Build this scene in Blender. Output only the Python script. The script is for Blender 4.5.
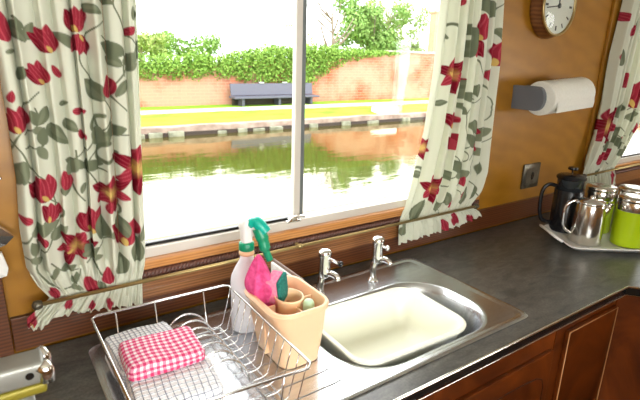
import bpy, bmesh, math, random
import numpy as np
from mathutils import Vector, Matrix, noise

for o in list(bpy.data.objects): bpy.data.objects.remove(o, do_unlink=True)
S = bpy.context.scene
COL = S.collection
R = random.Random(7)

# ------------------------------------------------------------------ camera
CX = Vector((730, -122, 486)).normalized()
CY = Vector((-350, -155, 486)); CY = (CY - CX*CX.dot(CY)).normalized()
CZ = CX.cross(CY)
cd = bpy.data.cameras.new('camera'); cam = bpy.data.objects.new('camera', cd); COL.objects.link(cam)
right = Vector((CX[0], CY[0], CZ[0])); down = Vector((CX[1], CY[1], CZ[1])); fwd = Vector((CX[2], CY[2], CZ[2]))
M = Matrix((( right[0], -down[0], -fwd[0], 0), (right[1], -down[1], -fwd[1], 0), (right[2], -down[2], -fwd[2], 1.585), (0, 0, 0, 1)))
cam.matrix_world = M
cd.sensor_fit = 'HORIZONTAL'; cd.sensor_width = 36; cd.lens = 36*486/640
cd.clip_start = .02; cd.clip_end = 200
cd.dof.use_dof = True; cd.dof.focus_distance = 1.5; cd.dof.aperture_fstop = 27.3/3.4
S.camera = cam

# ------------------------------------------------------------------ world, lights, exposure
S.view_settings.view_transform = 'Standard'; S.view_settings.look = 'None'
S.view_settings.exposure = 0.15; S.view_settings.gamma = 1; S.view_settings.use_curve_mapping = False
W = bpy.data.worlds.new('overcast_sky'); S.world = W; W.use_nodes = True
nt = W.node_tree; nt.nodes.clear()
tc = nt.nodes.new('ShaderNodeTexCoord'); sx = nt.nodes.new('ShaderNodeSeparateXYZ'); rp = nt.nodes.new('ShaderNodeValToRGB')
bg = nt.nodes.new('ShaderNodeBackground'); ou = nt.nodes.new('ShaderNodeOutputWorld')
nt.links.new(tc.outputs['Generated'], sx.inputs[0]); nt.links.new(sx.outputs['Z'], rp.inputs[0])
rp.color_ramp.elements[0].position = 0.0; rp.color_ramp.elements[0].color = (.72, .76, .76, 1)
rp.color_ramp.elements[1].position = .5; rp.color_ramp.elements[1].color = (1, 1, 1, 1)
nt.links.new(rp.outputs[0], bg.inputs[0]); bg.inputs[1].default_value = 6.0; nt.links.new(bg.outputs[0], ou.inputs[0])

def area(name, loc, rot, sx_, sy_, power, col):
    l = bpy.data.lights.new(name, 'AREA'); l.shape = 'RECTANGLE'; l.size = sx_; l.size_y = sy_; l.energy = power; l.color = col
    o = bpy.data.objects.new(name, l); COL.objects.link(o); o.location = loc; o.rotation_euler = rot; return o
# daylight coming in by the windows of the other side of the boat
area('window_daylight', (.0, -.83, 1.42), (math.radians(90), 0, 0), 1.6, .65, 26, (1, .98, .93))
area('window_daylight', (3.6, -.83, 1.42), (math.radians(90), 0, 0), 1.0, .65, 12, (1, .98, .93))

# ------------------------------------------------------------------ helpers
def prop(o, label=None, cat=None, group=None, kind=None):
    if label: o['label'] = label
    if cat: o['category'] = cat
    if group: o['group'] = group
    if kind: o['kind'] = kind
    return o
def thing(name, label, cat, loc=(0, 0, 0), group=None):
    o = bpy.data.objects.new(name, None); COL.objects.link(o); o.location = loc; o.empty_display_size = .05
    return prop(o, label, cat, group)
def obj(name, bm, m, parent=None, smooth=False, auto=None):
    """vertices are in world coordinates; parents are unrotated empties or meshes"""
    me = bpy.data.meshes.new(name)
    if not isinstance(m, (list, tuple)): m = [m]
    for k in m: me.materials.append(k)
    bm.normal_update()
    bm.to_mesh(me); bm.free()
    if smooth:
        for p in me.polygons: p.use_smooth = True
    if auto is not None:
        import math as _m
        for p in me.polygons: p.use_smooth = True
        ang = _m.radians(auto)
        sharp = me.attributes.new('sharp_edge', 'BOOLEAN', 'EDGE')
        b2 = bmesh.new(); b2.from_mesh(me); b2.edges.ensure_lookup_table()
        for e in b2.edges:
            if len(e.link_faces) == 2 and e.calc_face_angle(0) > ang: sharp.data[e.index].value = True
        b2.free()
    o = bpy.data.objects.new(name, me); COL.objects.link(o)
    if parent:
        wl = Vector((0, 0, 0)); p = parent
        while p: wl += p.location; p = p.parent
        me.transform(Matrix.Translation(-wl)); o.parent = parent
    return o
def struct(name, bm, m, **k):
    return prop(obj(name, bm, m, **k), kind='structure')
def BM(): return bmesh.new()
def box(bm, x0, x1, y0, y1, z0, z1, bev=0, seg=2, mi=0):
    r = bmesh.ops.create_cube(bm, size=1)
    vs = r['verts']
    for v in vs:
        v.co = Vector(((x0+x1)/2+v.co.x*(x1-x0), (y0+y1)/2+v.co.y*(y1-y0), (z0+z1)/2+v.co.z*(z1-z0)))
    fs = set(f for v in vs for f in v.link_faces)
    for f in fs: f.material_index = mi
    if bev:
        es = set(e for v in vs for e in v.link_edges)
        r2 = bmesh.ops.bevel(bm, geom=list(es), offset=bev, segments=seg, affect='EDGES', profile=.5)
        for f in r2['faces']: f.material_index = mi
        vs = list(set(v for f in r2['faces'] for v in f.verts))
    return vs
def rot_verts(vs, cen, ang, axis='Z'):
    m = Matrix.Rotation(ang, 3, axis); c = Vector(cen)
    for v in set(vs): v.co = c + m @ (v.co - c)
def tube(bm, pts, r, n=8, closed=False, mi=0):
    pts = [Vector(p) for p in pts]; N = len(pts); rings = []
    rr = r if isinstance(r, (list, tuple)) else [r]*N
    up = None
    for i, p in enumerate(pts):
        if closed: t = (pts[(i+1) % N]-pts[i-1]).normalized()
        else: t = (pts[min(i+1, N-1)]-pts[max(i-1, 0)]).normalized()
        if up is None:
            up = Vector((0, 0, 1)) if abs(t.z) < .9 else Vector((0, 1, 0))
        a = (up - t*up.dot(t)).normalized(); b = t.cross(a); up = a
        rings.append([bm.verts.new(p + (a*math.cos(2*math.pi*k/n)+b*math.sin(2*math.pi*k/n))*rr[i]) for k in range(n)])
    M_ = N if closed else N-1
    for i in range(M_):
        A, B = rings[i], rings[(i+1) % N]
        for k in range(n):
            f = bm.faces.new((A[k], A[(k+1) % n], B[(k+1) % n], B[k])); f.material_index = mi; f.smooth = True
    if not closed:
        bm.faces.new(list(reversed(rings[0]))).material_index = mi; bm.faces.new(rings[-1]).material_index = mi
def bez(pts, n=8):
    """catmull-rom through pts"""
    P = [Vector(p) for p in pts]; out = []
    for i in range(len(P)-1):
        p0 = P[max(i-1, 0)]; p1 = P[i]; p2 = P[i+1]; p3 = P[min(i+2, len(P)-1)]
        for k in range(n):
            t = k/n
            out.append(.5*((2*p1)+(p2-p0)*t+(2*p0-5*p1+4*p2-p3)*t*t+(3*p1-p0-3*p2+p3)*t**3))
    out.append(P[-1]); return out
def lathe(bm, prof, cen, n=32, axis='Z', mi=0, caps=True, sx=1, sy=1):
    """prof = [(r, h)]"""
    rings = []
    cx, cy, cz = cen
    for r, h in prof:
        ring = []
        for k in range(n):
            a = 2*math.pi*k/n; c, s = math.cos(a)*r*sx, math.sin(a)*r*sy
            if axis == 'Z': co = (cx+c, cy+s, cz+h)
            elif axis == 'X': co = (cx+h, cy+c, cz+s)
            else: co = (cx+c, cy-h, cz+s)
            ring.append(bm.verts.new(co))
        rings.append(ring)
    for A, B in zip(rings, rings[1:]):
        for k in range(n):
            try:
                f = bm.faces.new((A[k], A[(k+1) % n], B[(k+1) % n], B[k])); f.material_index = mi; f.smooth = True
            except ValueError: pass
    if caps:
        for rg, rev in ((rings[0], True), (rings[-1], False)):
            f = bm.faces.new(list(reversed(rg)) if rev else rg); f.material_index = mi
    bmesh.ops.recalc_face_normals(bm, faces=bm.faces[:])
def rrect(x0, x1, y0, y1, r, n=8):
    """counter-clockwise outline of a rounded rectangle"""
    out = []
    for cx, cy, a0 in ((x1-r, y1-r, 0), (x0+r, y1-r, 90), (x0+r, y0+r, 180), (x1-r, y0+r, 270)):
        for k in range(n+1):
            a = math.radians(a0+90*k/n); out.append((cx+r*math.cos(a), cy+r*math.sin(a)))
    return out
def loft(bm, loops, close_first=False, close_last=False, mi=0, smooth=True):
    rings = [[bm.verts.new(p) for p in lp] for lp in loops]
    n = len(rings[0])
    for A, B in zip(rings, rings[1:]):
        for k in range(n):
            f = bm.faces.new((A[k], A[(k+1) % n], B[(k+1) % n], B[k])); f.material_index = mi; f.smooth = smooth
    if close_first: bm.faces.new(list(reversed(rings[0]))).material_index = mi
    if close_last: bm.faces.new(rings[-1]).material_index = mi
    return rings
def z_(lp, z): return [(x, y, z) for x, y in lp]

# ------------------------------------------------------------------ materials
def mat(name, col=(.5, .5, .5), rough=.5, metal=0, spec=.5, **k):
    m = bpy.data.materials.new(name); m.use_nodes = True
    b = m.node_tree.nodes['Principled BSDF']
    b.inputs['Base Color'].default_value = (*col, 1); b.inputs['Roughness'].default_value = rough
    b.inputs['Metallic'].default_value = metal; b.inputs['Specular IOR Level'].default_value = spec
    for a, v in k.items(): b.inputs[a.replace('_', ' ')].default_value = v
    return m
def nodes(m): return m.node_tree, m.node_tree.nodes, m.node_tree.links, m.node_tree.nodes['Principled BSDF']
def noisy(name, c1, c2, scale=(5, 5, 5), rough=.5, metal=0, detail=6, bump=0, spec=.5, lo=.35, hi=.65, dist=0, nscale=1.0, **k):
    m = mat(name, c1, rough, metal, spec, **k); t, N, L, b = nodes(m)
    tc = N.new('ShaderNodeTexCoord'); mp = N.new('ShaderNodeMapping'); mp.inputs['Scale'].default_value = scale
    no = N.new('ShaderNodeTexNoise'); no.inputs['Scale'].default_value = nscale; no.inputs['Detail'].default_value = detail; no.inputs['Distortion'].default_value = dist
    r = N.new('ShaderNodeValToRGB'); r.color_ramp.elements[0].position = lo; r.color_ramp.elements[1].position = hi
    r.color_ramp.elements[0].color = (*c1, 1); r.color_ramp.elements[1].color = (*c2, 1)
    L.new(tc.outputs['Object'], mp.inputs[0]); L.new(mp.outputs[0], no.inputs[0]); L.new(no.outputs[0], r.inputs[0]); L.new(r.outputs[0], b.inputs['Base Color'])
    if bump:
        bp = N.new('ShaderNodeBump'); bp.inputs['Strength'].default_value = bump; bp.inputs['Distance'].default_value = .002
        L.new(no.outputs[0], bp.inputs['Height']); L.new(bp.outputs[0], b.inputs['Normal'])
    return m
def wood(name, c1, c2, scale=(1.2, 8, 14), rough=.35, dist=3.0, bands=1.6, mixf=.5):
    """grain: stretched noise over a warped wave"""
    m = mat(name, c1, rough); t, N, L, b = nodes(m)
    tc = N.new('ShaderNodeTexCoord'); mp = N.new('ShaderNodeMapping'); mp.inputs['Scale'].default_value = scale
    wv = N.new('ShaderNodeTexWave'); wv.wave_type = 'RINGS'; wv.rings_direction = 'Y'; wv.inputs['Scale'].default_value = bands
    wv.inputs['Distortion'].default_value = dist; wv.inputs['Detail'].default_value = 3; wv.inputs['Detail Scale'].default_value = 1.2
    no = N.new('ShaderNodeTexNoise'); no.inputs['Scale'].default_value = 4; no.inputs['Detail'].default_value = 8
    mx = N.new('ShaderNodeMath'); mx.operation = 'MULTIPLY_ADD'; mx.inputs[1].default_value = mixf
    mu = N.new('ShaderNodeMath'); mu.operation = 'MULTIPLY'; mu.inputs[1].default_value = 1-mixf
    r = N.new('ShaderNodeValToRGB'); r.color_ramp.elements[0].position = .2; r.color_ramp.elements[1].position = .8
    r.color_ramp.elements[0].color = (*c1, 1); r.color_ramp.elements[1].color = (*c2, 1)
    L.new(tc.outputs['Object'], mp.inputs[0]); L.new(mp.outputs[0], wv.inputs[0]); L.new(mp.outputs[0], no.inputs[0])
    L.new(no.outputs[0], mu.inputs[0]); L.new(wv.outputs['Fac'], mx.inputs[0]); L.new(mu.outputs[0], mx.inputs[2])
    L.new(mx.outputs[0], r.inputs[0]); L.new(r.outputs[0], b.inputs['Base Color'])
    bp = N.new('ShaderNodeBump'); bp.inputs['Strength'].default_value = .08; bp.inputs['Distance'].default_value = .001
    L.new(mx.outputs[0], bp.inputs['Height']); L.new(bp.outputs[0], b.inputs['Normal'])
    return m
OAK = wood('oak_panel', (.28, .118, .006), (.39, .175, .013), scale=(2.2, 8, 4.5), dist=7, bands=1.1, mixf=.22)
MAH = wood('mahogany_trim', (.06, .017, .006), (.15, .048, .015), scale=(1.2, 20, 22), rough=.28)
ROPE = wood('rope_moulding_wood', (.075, .028, .018), (.15, .062, .045), scale=(2, 20, 20), rough=.4)
SILL = wood('varnished_sill', (.42, .17, .045), (.6, .28, .085), scale=(1, 20, 25), rough=.3)
MIDW = wood('varnished_trim', (.17, .065, .02), (.36, .155, .055), scale=(.9, 20, 25), rough=.3)
BURL = noisy('walnut_burl', (.040, .008, .0015), (.19, .043, .006), scale=(5, 5, 3.2), rough=.35, spec=.3, detail=8, dist=1.6, lo=.3, hi=.75)
LINE = mat('routed_line', (.5, .25, .1), .4); DLINE = mat('dark_routed_line', (.02, .006, .003), .5)
CREAMC = mat('cream_paint', (.75, .72, .62), .6); FLOORM = wood('floor_boards', (.12, .05, .02), (.25, .12, .05), scale=(1, 6, 6))
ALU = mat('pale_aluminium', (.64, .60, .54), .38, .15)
ALUD = mat('dark_grey_aluminium', (.16, .18, .18), .4, .3)  # dark grey metal of the outer, fixed sash stile
STEEL = noisy('brushed_steel', (.56, .58, .61), (.64, .66, .68), scale=(6, 90, 6), rough=.27, metal=1, bump=.01)
STEELB = noisy('satin_steel', (.70, .68, .64), (.76, .74, .70), scale=(30, 6, 6), rough=.17, metal=1)
CHROME = mat('chrome', (.82, .82, .82), .07, 1); WIRE = mat('chromed_wire', (.68, .68, .68), .18, 1)
BRASS = mat('aged_brass', (.45, .34, .15), .32, .85); BRASSD = noisy('dark_bronze', (.06, .055, .04), (.15, .135, .10), scale=(30, 30, 30), rough=.38, metal=.6)
BLACKP = mat('black_plastic', (.008, .009, .012), .25); BLK = mat('black_edge', (.006, .006, .006), .25)
GREYP = mat('grey_plastic', (.15, .165, .19), .4); PAPER = noisy('kitchen_paper', (.80, .80, .72), (.84, .84, .77), scale=(120, 120, 120), rough=.9, bump=.3)
WHITEP = mat('white_plastic', (.82, .82, .80), .35); PEACH = mat('peach_plastic', (.90, .60, .37), .38, Subsurface_Weight=.15, Subsurface_Scale=.01, Subsurface_Radius=(1, .5, .3))
CREAMP = mat('cream_plastic', (.88, .89, .76), .3); LIME = mat('lime_green_plastic', (.42, .58, .004), .3)
CLEAR = mat('milky_bottle', (.88, .88, .94), .3, Transmission_Weight=.05, IOR=1.2); TEAL = mat('teal_plastic', (.0, .42, .32), .3); GREEN = mat('green_plastic', (.0, .27, .13), .35)
PINKC = noisy('magenta_cloth', (.62, .045, .19), (.78, .10, .30), scale=(90, 90, 90), rough=.95, bump=.6)
PINKS = noisy('pink_sponge', (.85, .20, .36), (.9, .3, .45), scale=(150, 150, 150), rough=.95, bump=.6); SCOUR = noisy('green_scourer', (.005, .12, .10), (.02, .22, .18), scale=(200, 200, 200), rough=.95, bump=.8)
MINT = mat('pale_mint_plastic', (.55, .82, .60), .35); GLASSW = mat('clear_glass', (1, 1, 1), .02, Transmission_Weight=1, IOR=1.45)
SILV = mat('silver_foil', (.72, .72, .74), .16, 1); GREYM = noisy('grey_metal', (.22, .22, .20), (.30, .30, .27), scale=(8, 8, 8), rough=.4, metal=.5); YEL = mat('mustard_underside', (.24, .20, .02), .4, .3)

# worktop laminate: dark slate mottling
WT = mat('slate_laminate', (.06, .06, .055), .34, spec=.7)
t, N, L, b = nodes(WT)
tc = N.new('ShaderNodeTexCoord'); mp = N.new('ShaderNodeMapping'); mp.inputs['Scale'].default_value = (5, 11, 5); mp.inputs['Rotation'].default_value = (0, 0, .5)
n1 = N.new('ShaderNodeTexNoise'); n1.inputs['Scale'].default_value = 2.2; n1.inputs['Detail'].default_value = 10; n1.inputs['Distortion'].default_value = 1.3
r = N.new('ShaderNodeValToRGB'); r.color_ramp.elements[0].position = .34; r.color_ramp.elements[0].color = (.042, .041, .037, 1); r.color_ramp.elements[1].position = .68; r.color_ramp.elements[1].color = (.105, .101, .088, 1)
n2 = N.new('ShaderNodeTexNoise'); n2.inputs['Scale'].default_value = 160; n2.inputs['Detail'].default_value = 3
mx = N.new('ShaderNodeMixRGB'); mx.blend_type = 'OVERLAY'; mx.inputs[0].default_value = .8
L.new(tc.outputs['Object'], mp.inputs[0]); L.new(mp.outputs[0], n1.inputs[0]); L.new(n1.outputs[0], r.inputs[0]); L.new(tc.outputs['Object'], n2.inputs[0])
L.new(r.outputs[0], mx.inputs[1]); L.new(n2.outputs[0], mx.inputs[2]); L.new(mx.outputs[0], b.inputs['Base Color'])
bp = N.new('ShaderNodeBump'); bp.inputs['Strength'].default_value = .25; bp.inputs['Distance'].default_value = .0008; L.new(n2.outputs[0], bp.inputs['Height']); L.new(bp.outputs[0], b.inputs['Normal'])

# window glass: clear pane with its mirror reflection
PANE = bpy.data.materials.new('window_pane'); PANE.use_nodes = True
t = PANE.node_tree; N = t.nodes; L = t.links; N.clear()
tr = N.new('ShaderNodeBsdfTransparent'); tr.inputs[0].default_value = (.98, .99, .985, 1); gl = N.new('ShaderNodeBsdfGlossy'); gl.inputs['Roughness'].default_value = .02
fw = N.new('ShaderNodeLayerWeight'); fw.inputs[0].default_value = .5; pw = N.new('ShaderNodeMath'); pw.operation = 'POWER'; pw.inputs[1].default_value = 4.5
fr = N.new('ShaderNodeMath'); fr.operation = 'MULTIPLY_ADD'; fr.inputs[1].default_value = .7; fr.inputs[2].default_value = .035; ms = N.new('ShaderNodeMixShader'); o_ = N.new('ShaderNodeOutputMaterial')
L.new(fw.outputs['Facing'], pw.inputs[0]); L.new(pw.outputs[0], fr.inputs[0]); L.new(fr.outputs[0], ms.inputs[0]); L.new(tr.outputs[0], ms.inputs[1]); L.new(gl.outputs[0], ms.inputs[2]); L.new(ms.outputs[0], o_.inputs[0])

# checks driven by the cloth's own UV map
def gingham(name, period, base, stripe, dark, waffle=0, thin=.5):
    m = mat(name, base, .95, spec=.1); t, N, L, b = nodes(m)
    uv = N.new('ShaderNodeUVMap'); sp = N.new('ShaderNodeSeparateXYZ'); 
    nz = N.new('ShaderNodeTexNoise'); nz.inputs['Scale'].default_value = 45; nz.inputs['Detail'].default_value = 3
    sb_ = N.new('ShaderNodeVectorMath'); sb_.operation = 'SUBTRACT'; sb_.inputs[1].default_value = (.5, .5, .5)
    sc_ = N.new('ShaderNodeVectorMath'); sc_.operation = 'SCALE'; sc_.inputs['Scale'].default_value = .005
    av = N.new('ShaderNodeVectorMath'); av.operation = 'ADD'
    L.new(uv.outputs[0], nz.inputs[0]); L.new(nz.outputs['Color'], sb_.inputs[0]); L.new(sb_.outputs[0], sc_.inputs[0]); L.new(uv.outputs[0], av.inputs[0]); L.new(sc_.outputs[0], av.inputs[1])
    L.new(av.outputs[0], sp.inputs[0])
    st = []
    hts = []
    for ax in (0, 1):
        mu = N.new('ShaderNodeMath'); mu.operation = 'MULTIPLY'; mu.inputs[1].default_value = 1/period; L.new(sp.outputs[ax], mu.inputs[0])
        fr_ = N.new('ShaderNodeMath'); fr_.operation = 'FRACT'; L.new(mu.outputs[0], fr_.inputs[0])
        lt = N.new('ShaderNodeMath'); lt.operation = 'LESS_THAN'; lt.inputs[1].default_value = thin; L.new(fr_.outputs[0], lt.inputs[0]); st.append(lt)
        s1 = N.new('ShaderNodeMath'); s1.operation = 'MULTIPLY'; s1.inputs[1].default_value = 2*math.pi*(1 if waffle else 2); L.new(mu.outputs[0], s1.inputs[0])
        s2 = N.new('ShaderNodeMath'); s2.operation = 'SINE'; L.new(s1.outputs[0], s2.inputs[0]); hts.append(s2)
    ad = N.new('ShaderNodeMath'); ad.operation = 'ADD'; L.new(st[0].outputs[0], ad.inputs[0]); L.new(st[1].outputs[0], ad.inputs[1])
    hf = N.new('ShaderNodeMath'); hf.operation = 'MULTIPLY'; hf.inputs[1].default_value = .5; L.new(ad.outputs[0], hf.inputs[0])
    r = N.new('ShaderNodeValToRGB'); r.color_ramp.interpolation = 'CONSTANT'
    r.color_ramp.elements[0].color = (*base, 1); r.color_ramp.elements[0].position = 0
    r.color_ramp.elements[1].color = (*stripe, 1); r.color_ramp.elements[1].position = .25
    e = r.color_ramp.elements.new(.75); e.color = (*dark, 1)
    L.new(hf.outputs[0], r.inputs[0]); L.new(r.outputs[0], b.inputs['Base Color'])
    a2 = N.new('ShaderNodeMath'); a2.operation = 'ADD'; L.new(hts[0].outputs[0], a2.inputs[0]); L.new(hts[1].outputs[0], a2.inputs[1])
    bp = N.new('ShaderNodeBump'); bp.inputs['Strength'].default_value = .55 if waffle else .35; bp.inputs['Distance'].default_value = .002; L.new(a2.outputs[0], bp.inputs['Height']); L.new(bp.outputs[0], b.inputs['Normal'])
    return m
GPINK = gingham('pink_gingham_cloth', .0130, (.88, .82, .84), (.84, .30, .44), (.66, .05, .16))
GWHITE = gingham('white_waffle_cloth', .0140, (.90, .91, .94), (.22, .25, .34), (.10, .12, .17), 1, .12)
GGREY = gingham('grey_checked_cloth', .0100, (.90, .91, .94), (.46, .49, .58), (.32, .35, .43), 1, .20)

# brick
BRICK = mat('old_brick', (.5, .25, .16), .9, spec=.1); t, N, L, b = nodes(BRICK)
tc = N.new('ShaderNodeTexCoord'); mp = N.new('ShaderNodeMapping'); mp.inputs['Rotation'].default_value = (math.radians(90), 0, 0)
br = N.new('ShaderNodeTexBrick'); br.inputs['Scale'].default_value = 1; br.inputs['Brick Width'].default_value = .22; br.inputs['Row Height'].default_value = .075; br.inputs['Mortar Size'].default_value = .005
br.inputs['Color1'].default_value = (.46, .13, .065, 1); br.inputs['Color2'].default_value = (.32, .085, .05, 1); br.inputs['Mortar'].default_value = (.42, .27, .19, 1)
no = N.new('ShaderNodeTexNoise'); no.inputs['Scale'].default_value = 1.4; no.inputs['Detail'].default_value = 8
r = N.new('ShaderNodeValToRGB'); r.color_ramp.elements[0].position = .38; r.color_ramp.elements[1].position = .62; r.color_ramp.elements[0].color = (.0, .0, .0, 1); r.color_ramp.elements[1].color = (.7, .7, .7, 1)
mx = N.new('ShaderNodeMixRGB'); mx.inputs[2].default_value = (.52, .31, .23, 1)
L.new(tc.outputs['Object'], mp.inputs[0]); L.new(mp.outputs[0], br.inputs[0]); L.new(tc.outputs['Object'], no.inputs[0]); L.new(no.outputs[0], r.inputs[0])
L.new(r.outputs[0], mx.inputs[0]); L.new(br.outputs[0], mx.inputs[1]); L.new(mx.outputs[0], b.inputs['Base Color'])
GRASS = noisy('meadow_grass', (.13, .30, .02), (.25, .38, .04), scale=(1.5, 4, 1), rough=.9, detail=10, lo=.3, hi=.7, bump=.5, spec=.1)
PATHM = noisy('gravel_path', (.42, .37, .32), (.58, .52, .47), scale=(6, 6, 6), rough=.95)
KERB = noisy('coping_concrete', (.20, .14, .11), (.34, .26, .21), scale=(5, 5, 5), rough=.95, bump=.4)
STONE = noisy('grey_bank_stone', (.10, .105, .07), (.22, .22, .16), scale=(8, 8, 8), rough=.95); MUD = mat('dark_bank_mud', (.035, .025, .02), .95)
LEAFI = noisy('ivy_leaf', (.07, .18, .02), (.28, .42, .08), scale=(14, 14, 14), rough=.7, lo=.3, hi=.7, spec=.2)
LEAFT = noisy('tree_leaf', (.09, .20, .035), (.28, .42, .12), scale=(9, 9, 9), rough=.7, lo=.3, hi=.7, spec=.2)
LEAFP = noisy('pale_tree_leaf', (.16, .26, .05), (.36, .44, .14), scale=(9, 9, 9), rough=.7, lo=.3, hi=.7, spec=.2)
BARK = noisy('bark', (.16, .12, .09), (.30, .24, .18), scale=(8, 8, 2), rough=.9)
BENCHM = mat('dark_grey_bench_paint', (.085, .085, .115), .5)
WHITES = noisy('white_stone', (.78, .77, .74), (.85, .84, .82), scale=(8, 8, 8), rough=.8)
# canal water
WATER = bpy.data.materials.new('canal_water'); WATER.use_nodes = True
t = WATER.node_tree; N = t.nodes; L = t.links; N.clear()
df = N.new('ShaderNodeBsdfDiffuse'); df.inputs[0].default_value = (.06, .05, .012, 1); gl = N.new('ShaderNodeBsdfGlossy'); gl.inputs['Roughness'].default_value = .025; gl.inputs[0].default_value = (.86, .84, .70, 1)
lw = N.new('ShaderNodeFresnel'); lw.inputs[0].default_value = 2.6; ms = N.new('ShaderNodeMixShader'); o_ = N.new('ShaderNodeOutputMaterial')
sc = N.new('ShaderNodeMath'); sc.operation = 'MULTIPLY_ADD'; sc.inputs[1].default_value = .55; sc.inputs[2].default_value = .36; sc.use_clamp = True
tc = N.new('ShaderNodeTexCoord'); mp = N.new('ShaderNodeMapping'); mp.inputs['Scale'].default_value = (1.0, 2.6, 1); no = N.new('ShaderNodeTexNoise'); no.inputs['Scale'].default_value = 2.2; no.inputs['Detail'].default_value = 7
bp = N.new('ShaderNodeBump'); bp.inputs['Strength'].default_value = .15; bp.inputs['Distance'].default_value = .02
L.new(tc.outputs['Object'], mp.inputs[0]); L.new(mp.outputs[0], no.inputs[0]); L.new(no.outputs[0], bp.inputs['Height'])
L.new(bp.outputs[0], gl.inputs['Normal']); L.new(lw.outputs[0], sc.inputs[0]); L.new(sc.outputs[0], ms.inputs[0]); L.new(df.outputs[0], ms.inputs[1]); L.new(gl.outputs[0], ms.inputs[2]); L.new(ms.outputs[0], o_.inputs[0])

# ------------------------------------------------------------------ room shell
YW = 1.21
XL, XR, YN, ZC = -1.3, 4.2, -.85, 2.0
b = BM(); box(b, XL-.05, XR+.05, YN-.05, 1.27, -.04, 0); struct('floor', b, FLOORM)
b = BM(); box(b, XL-.05, XR+.05, YN-.05, 1.27, ZC, ZC+.04); struct('ceiling', b, CREAMC)
W1 = (.262, 1.50, 1.10, 1.86); W2 = (2.60, 3.9, 1.10, 1.86)
b = BM()
for x0, x1, z0, z1 in ((XL, W1[0], 0, ZC), (W1[0], W1[1], 0, W1[2]), (W1[0], W1[1], W1[3], ZC), (W1[1], W2[0], 0, ZC), (W2[0], W2[1], 0, W2[2]), (W2[0], W2[1], W2[3], ZC), (W2[1], XR, 0, ZC)):
    box(b, x0, x1, YW, YW+.05, z0, z1)
struct('wall_back', b, OAK)
b = BM(); box(b, XL-.05, XL, YN-.05, 1.27, 0, ZC); struct('wall_left', b, OAK)
b = BM(); box(b, XR, XR+.05, YN-.05, 1.27, 0, ZC); struct('wall_right', b, OAK)
b = BM()
ops = [(-.85, .85), (3.05, 4.1)]
for x0, x1, z0, z1 in ((XL, -.85, 0, ZC), (.85, 3.05, 0, ZC), (4.1, XR, 0, ZC), (-.85, .85, 0, 1.09), (3.05, 4.1, 0, 1.09), (-.85, .85, 1.76, ZC), (3.05, 4.1, 1.76, ZC)):
    box(b, x0, x1, YN-.05, YN, z0, z1)
struct('wall_front', b, OAK)
for n_, (x0, x1) in zip(('window_3', 'window_4'), ops):
    b = BM()
    for a in ((x0, x1, 1.09, 1.115), (x0, x1, 1.735, 1.76), (x0, x0+.025, 1.09, 1.76), (x1-.025, x1, 1.09, 1.76), ((x0+x1)/2-.015, (x0+x1)/2+.015, 1.09, 1.76)):
        box(b, a[0], a[1], YN-.04, YN-.012, a[2], a[3])
    w = struct(n_, b, ALU); b = BM(); box(b, x0+.02, x1-.02, YN-.032, YN-.028, 1.11, 1.74); obj('pane', b, PANE, w)

# trims on the window wall (run the full length at sill height)
def strip(name, x0, x1, y0, z0, z1, m, bev=.002):
    b = BM(); box(b, x0, x1, y0, YW, z0, z1, bev); return struct(name, b, m)
strip('trim_1', -.012, 3.95, 1.196, .905, .990, MAH)         # skirting above the worktop
def sillset(x0, x1, k):
    strip('trim_%d' % k, x0, x1, 1.172, 1.050, 1.078, SILL, .006)
    b = BM(); box(b, x0, x1, 1.184, YW, 1.024, 1.0495, .003)
    struct('trim_%d' % (k+1), b, ROPE)
    # the twisted rope on the front of the moulding
    b = BM(); n = int((x1-x0)/.0022)
    for ph in (0, math.pi):
        pts = [(x0+(x1-x0)*i/n, 1.182+.0055*math.sin((x1-x0)*i/n*2*math.pi/.020+ph), 1.037+.0055*math.cos((x1-x0)*i/n*2*math.pi/.020+ph)) for i in range(n+1)]
        tube(b, pts, .0068, 6)
    struct('trim_%d' % (k+2), b, ROPE, smooth=True)
    b = BM()
    box(b, x0, x1, 1.188, YW, .9905, 1.0235, .003); box(b, x0, x1, 1.192, YW, .962, .9895, .003)
    struct('trim_%d' % (k+3), b, MIDW)
sillset(.20, 1.60, 2); sillset(2.53, 3.95, 6)
strip('trim_10', -.16, -.014, 1.190, .905, ZC, MAH)          # post at the far left
strip('trim_11', 2.430, 2.505, 1.196, .992, ZC, OAK)         # post beside the second window
strip('trim_12', 2.506, 2.522, 1.186, .992, ZC, MAH)
strip('trim_13', .225, .262, 1.18, 1.08, ZC, SILL); strip('trim_14', 1.50, 1.54, 1.18, 1.08, ZC, SILL)

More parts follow.
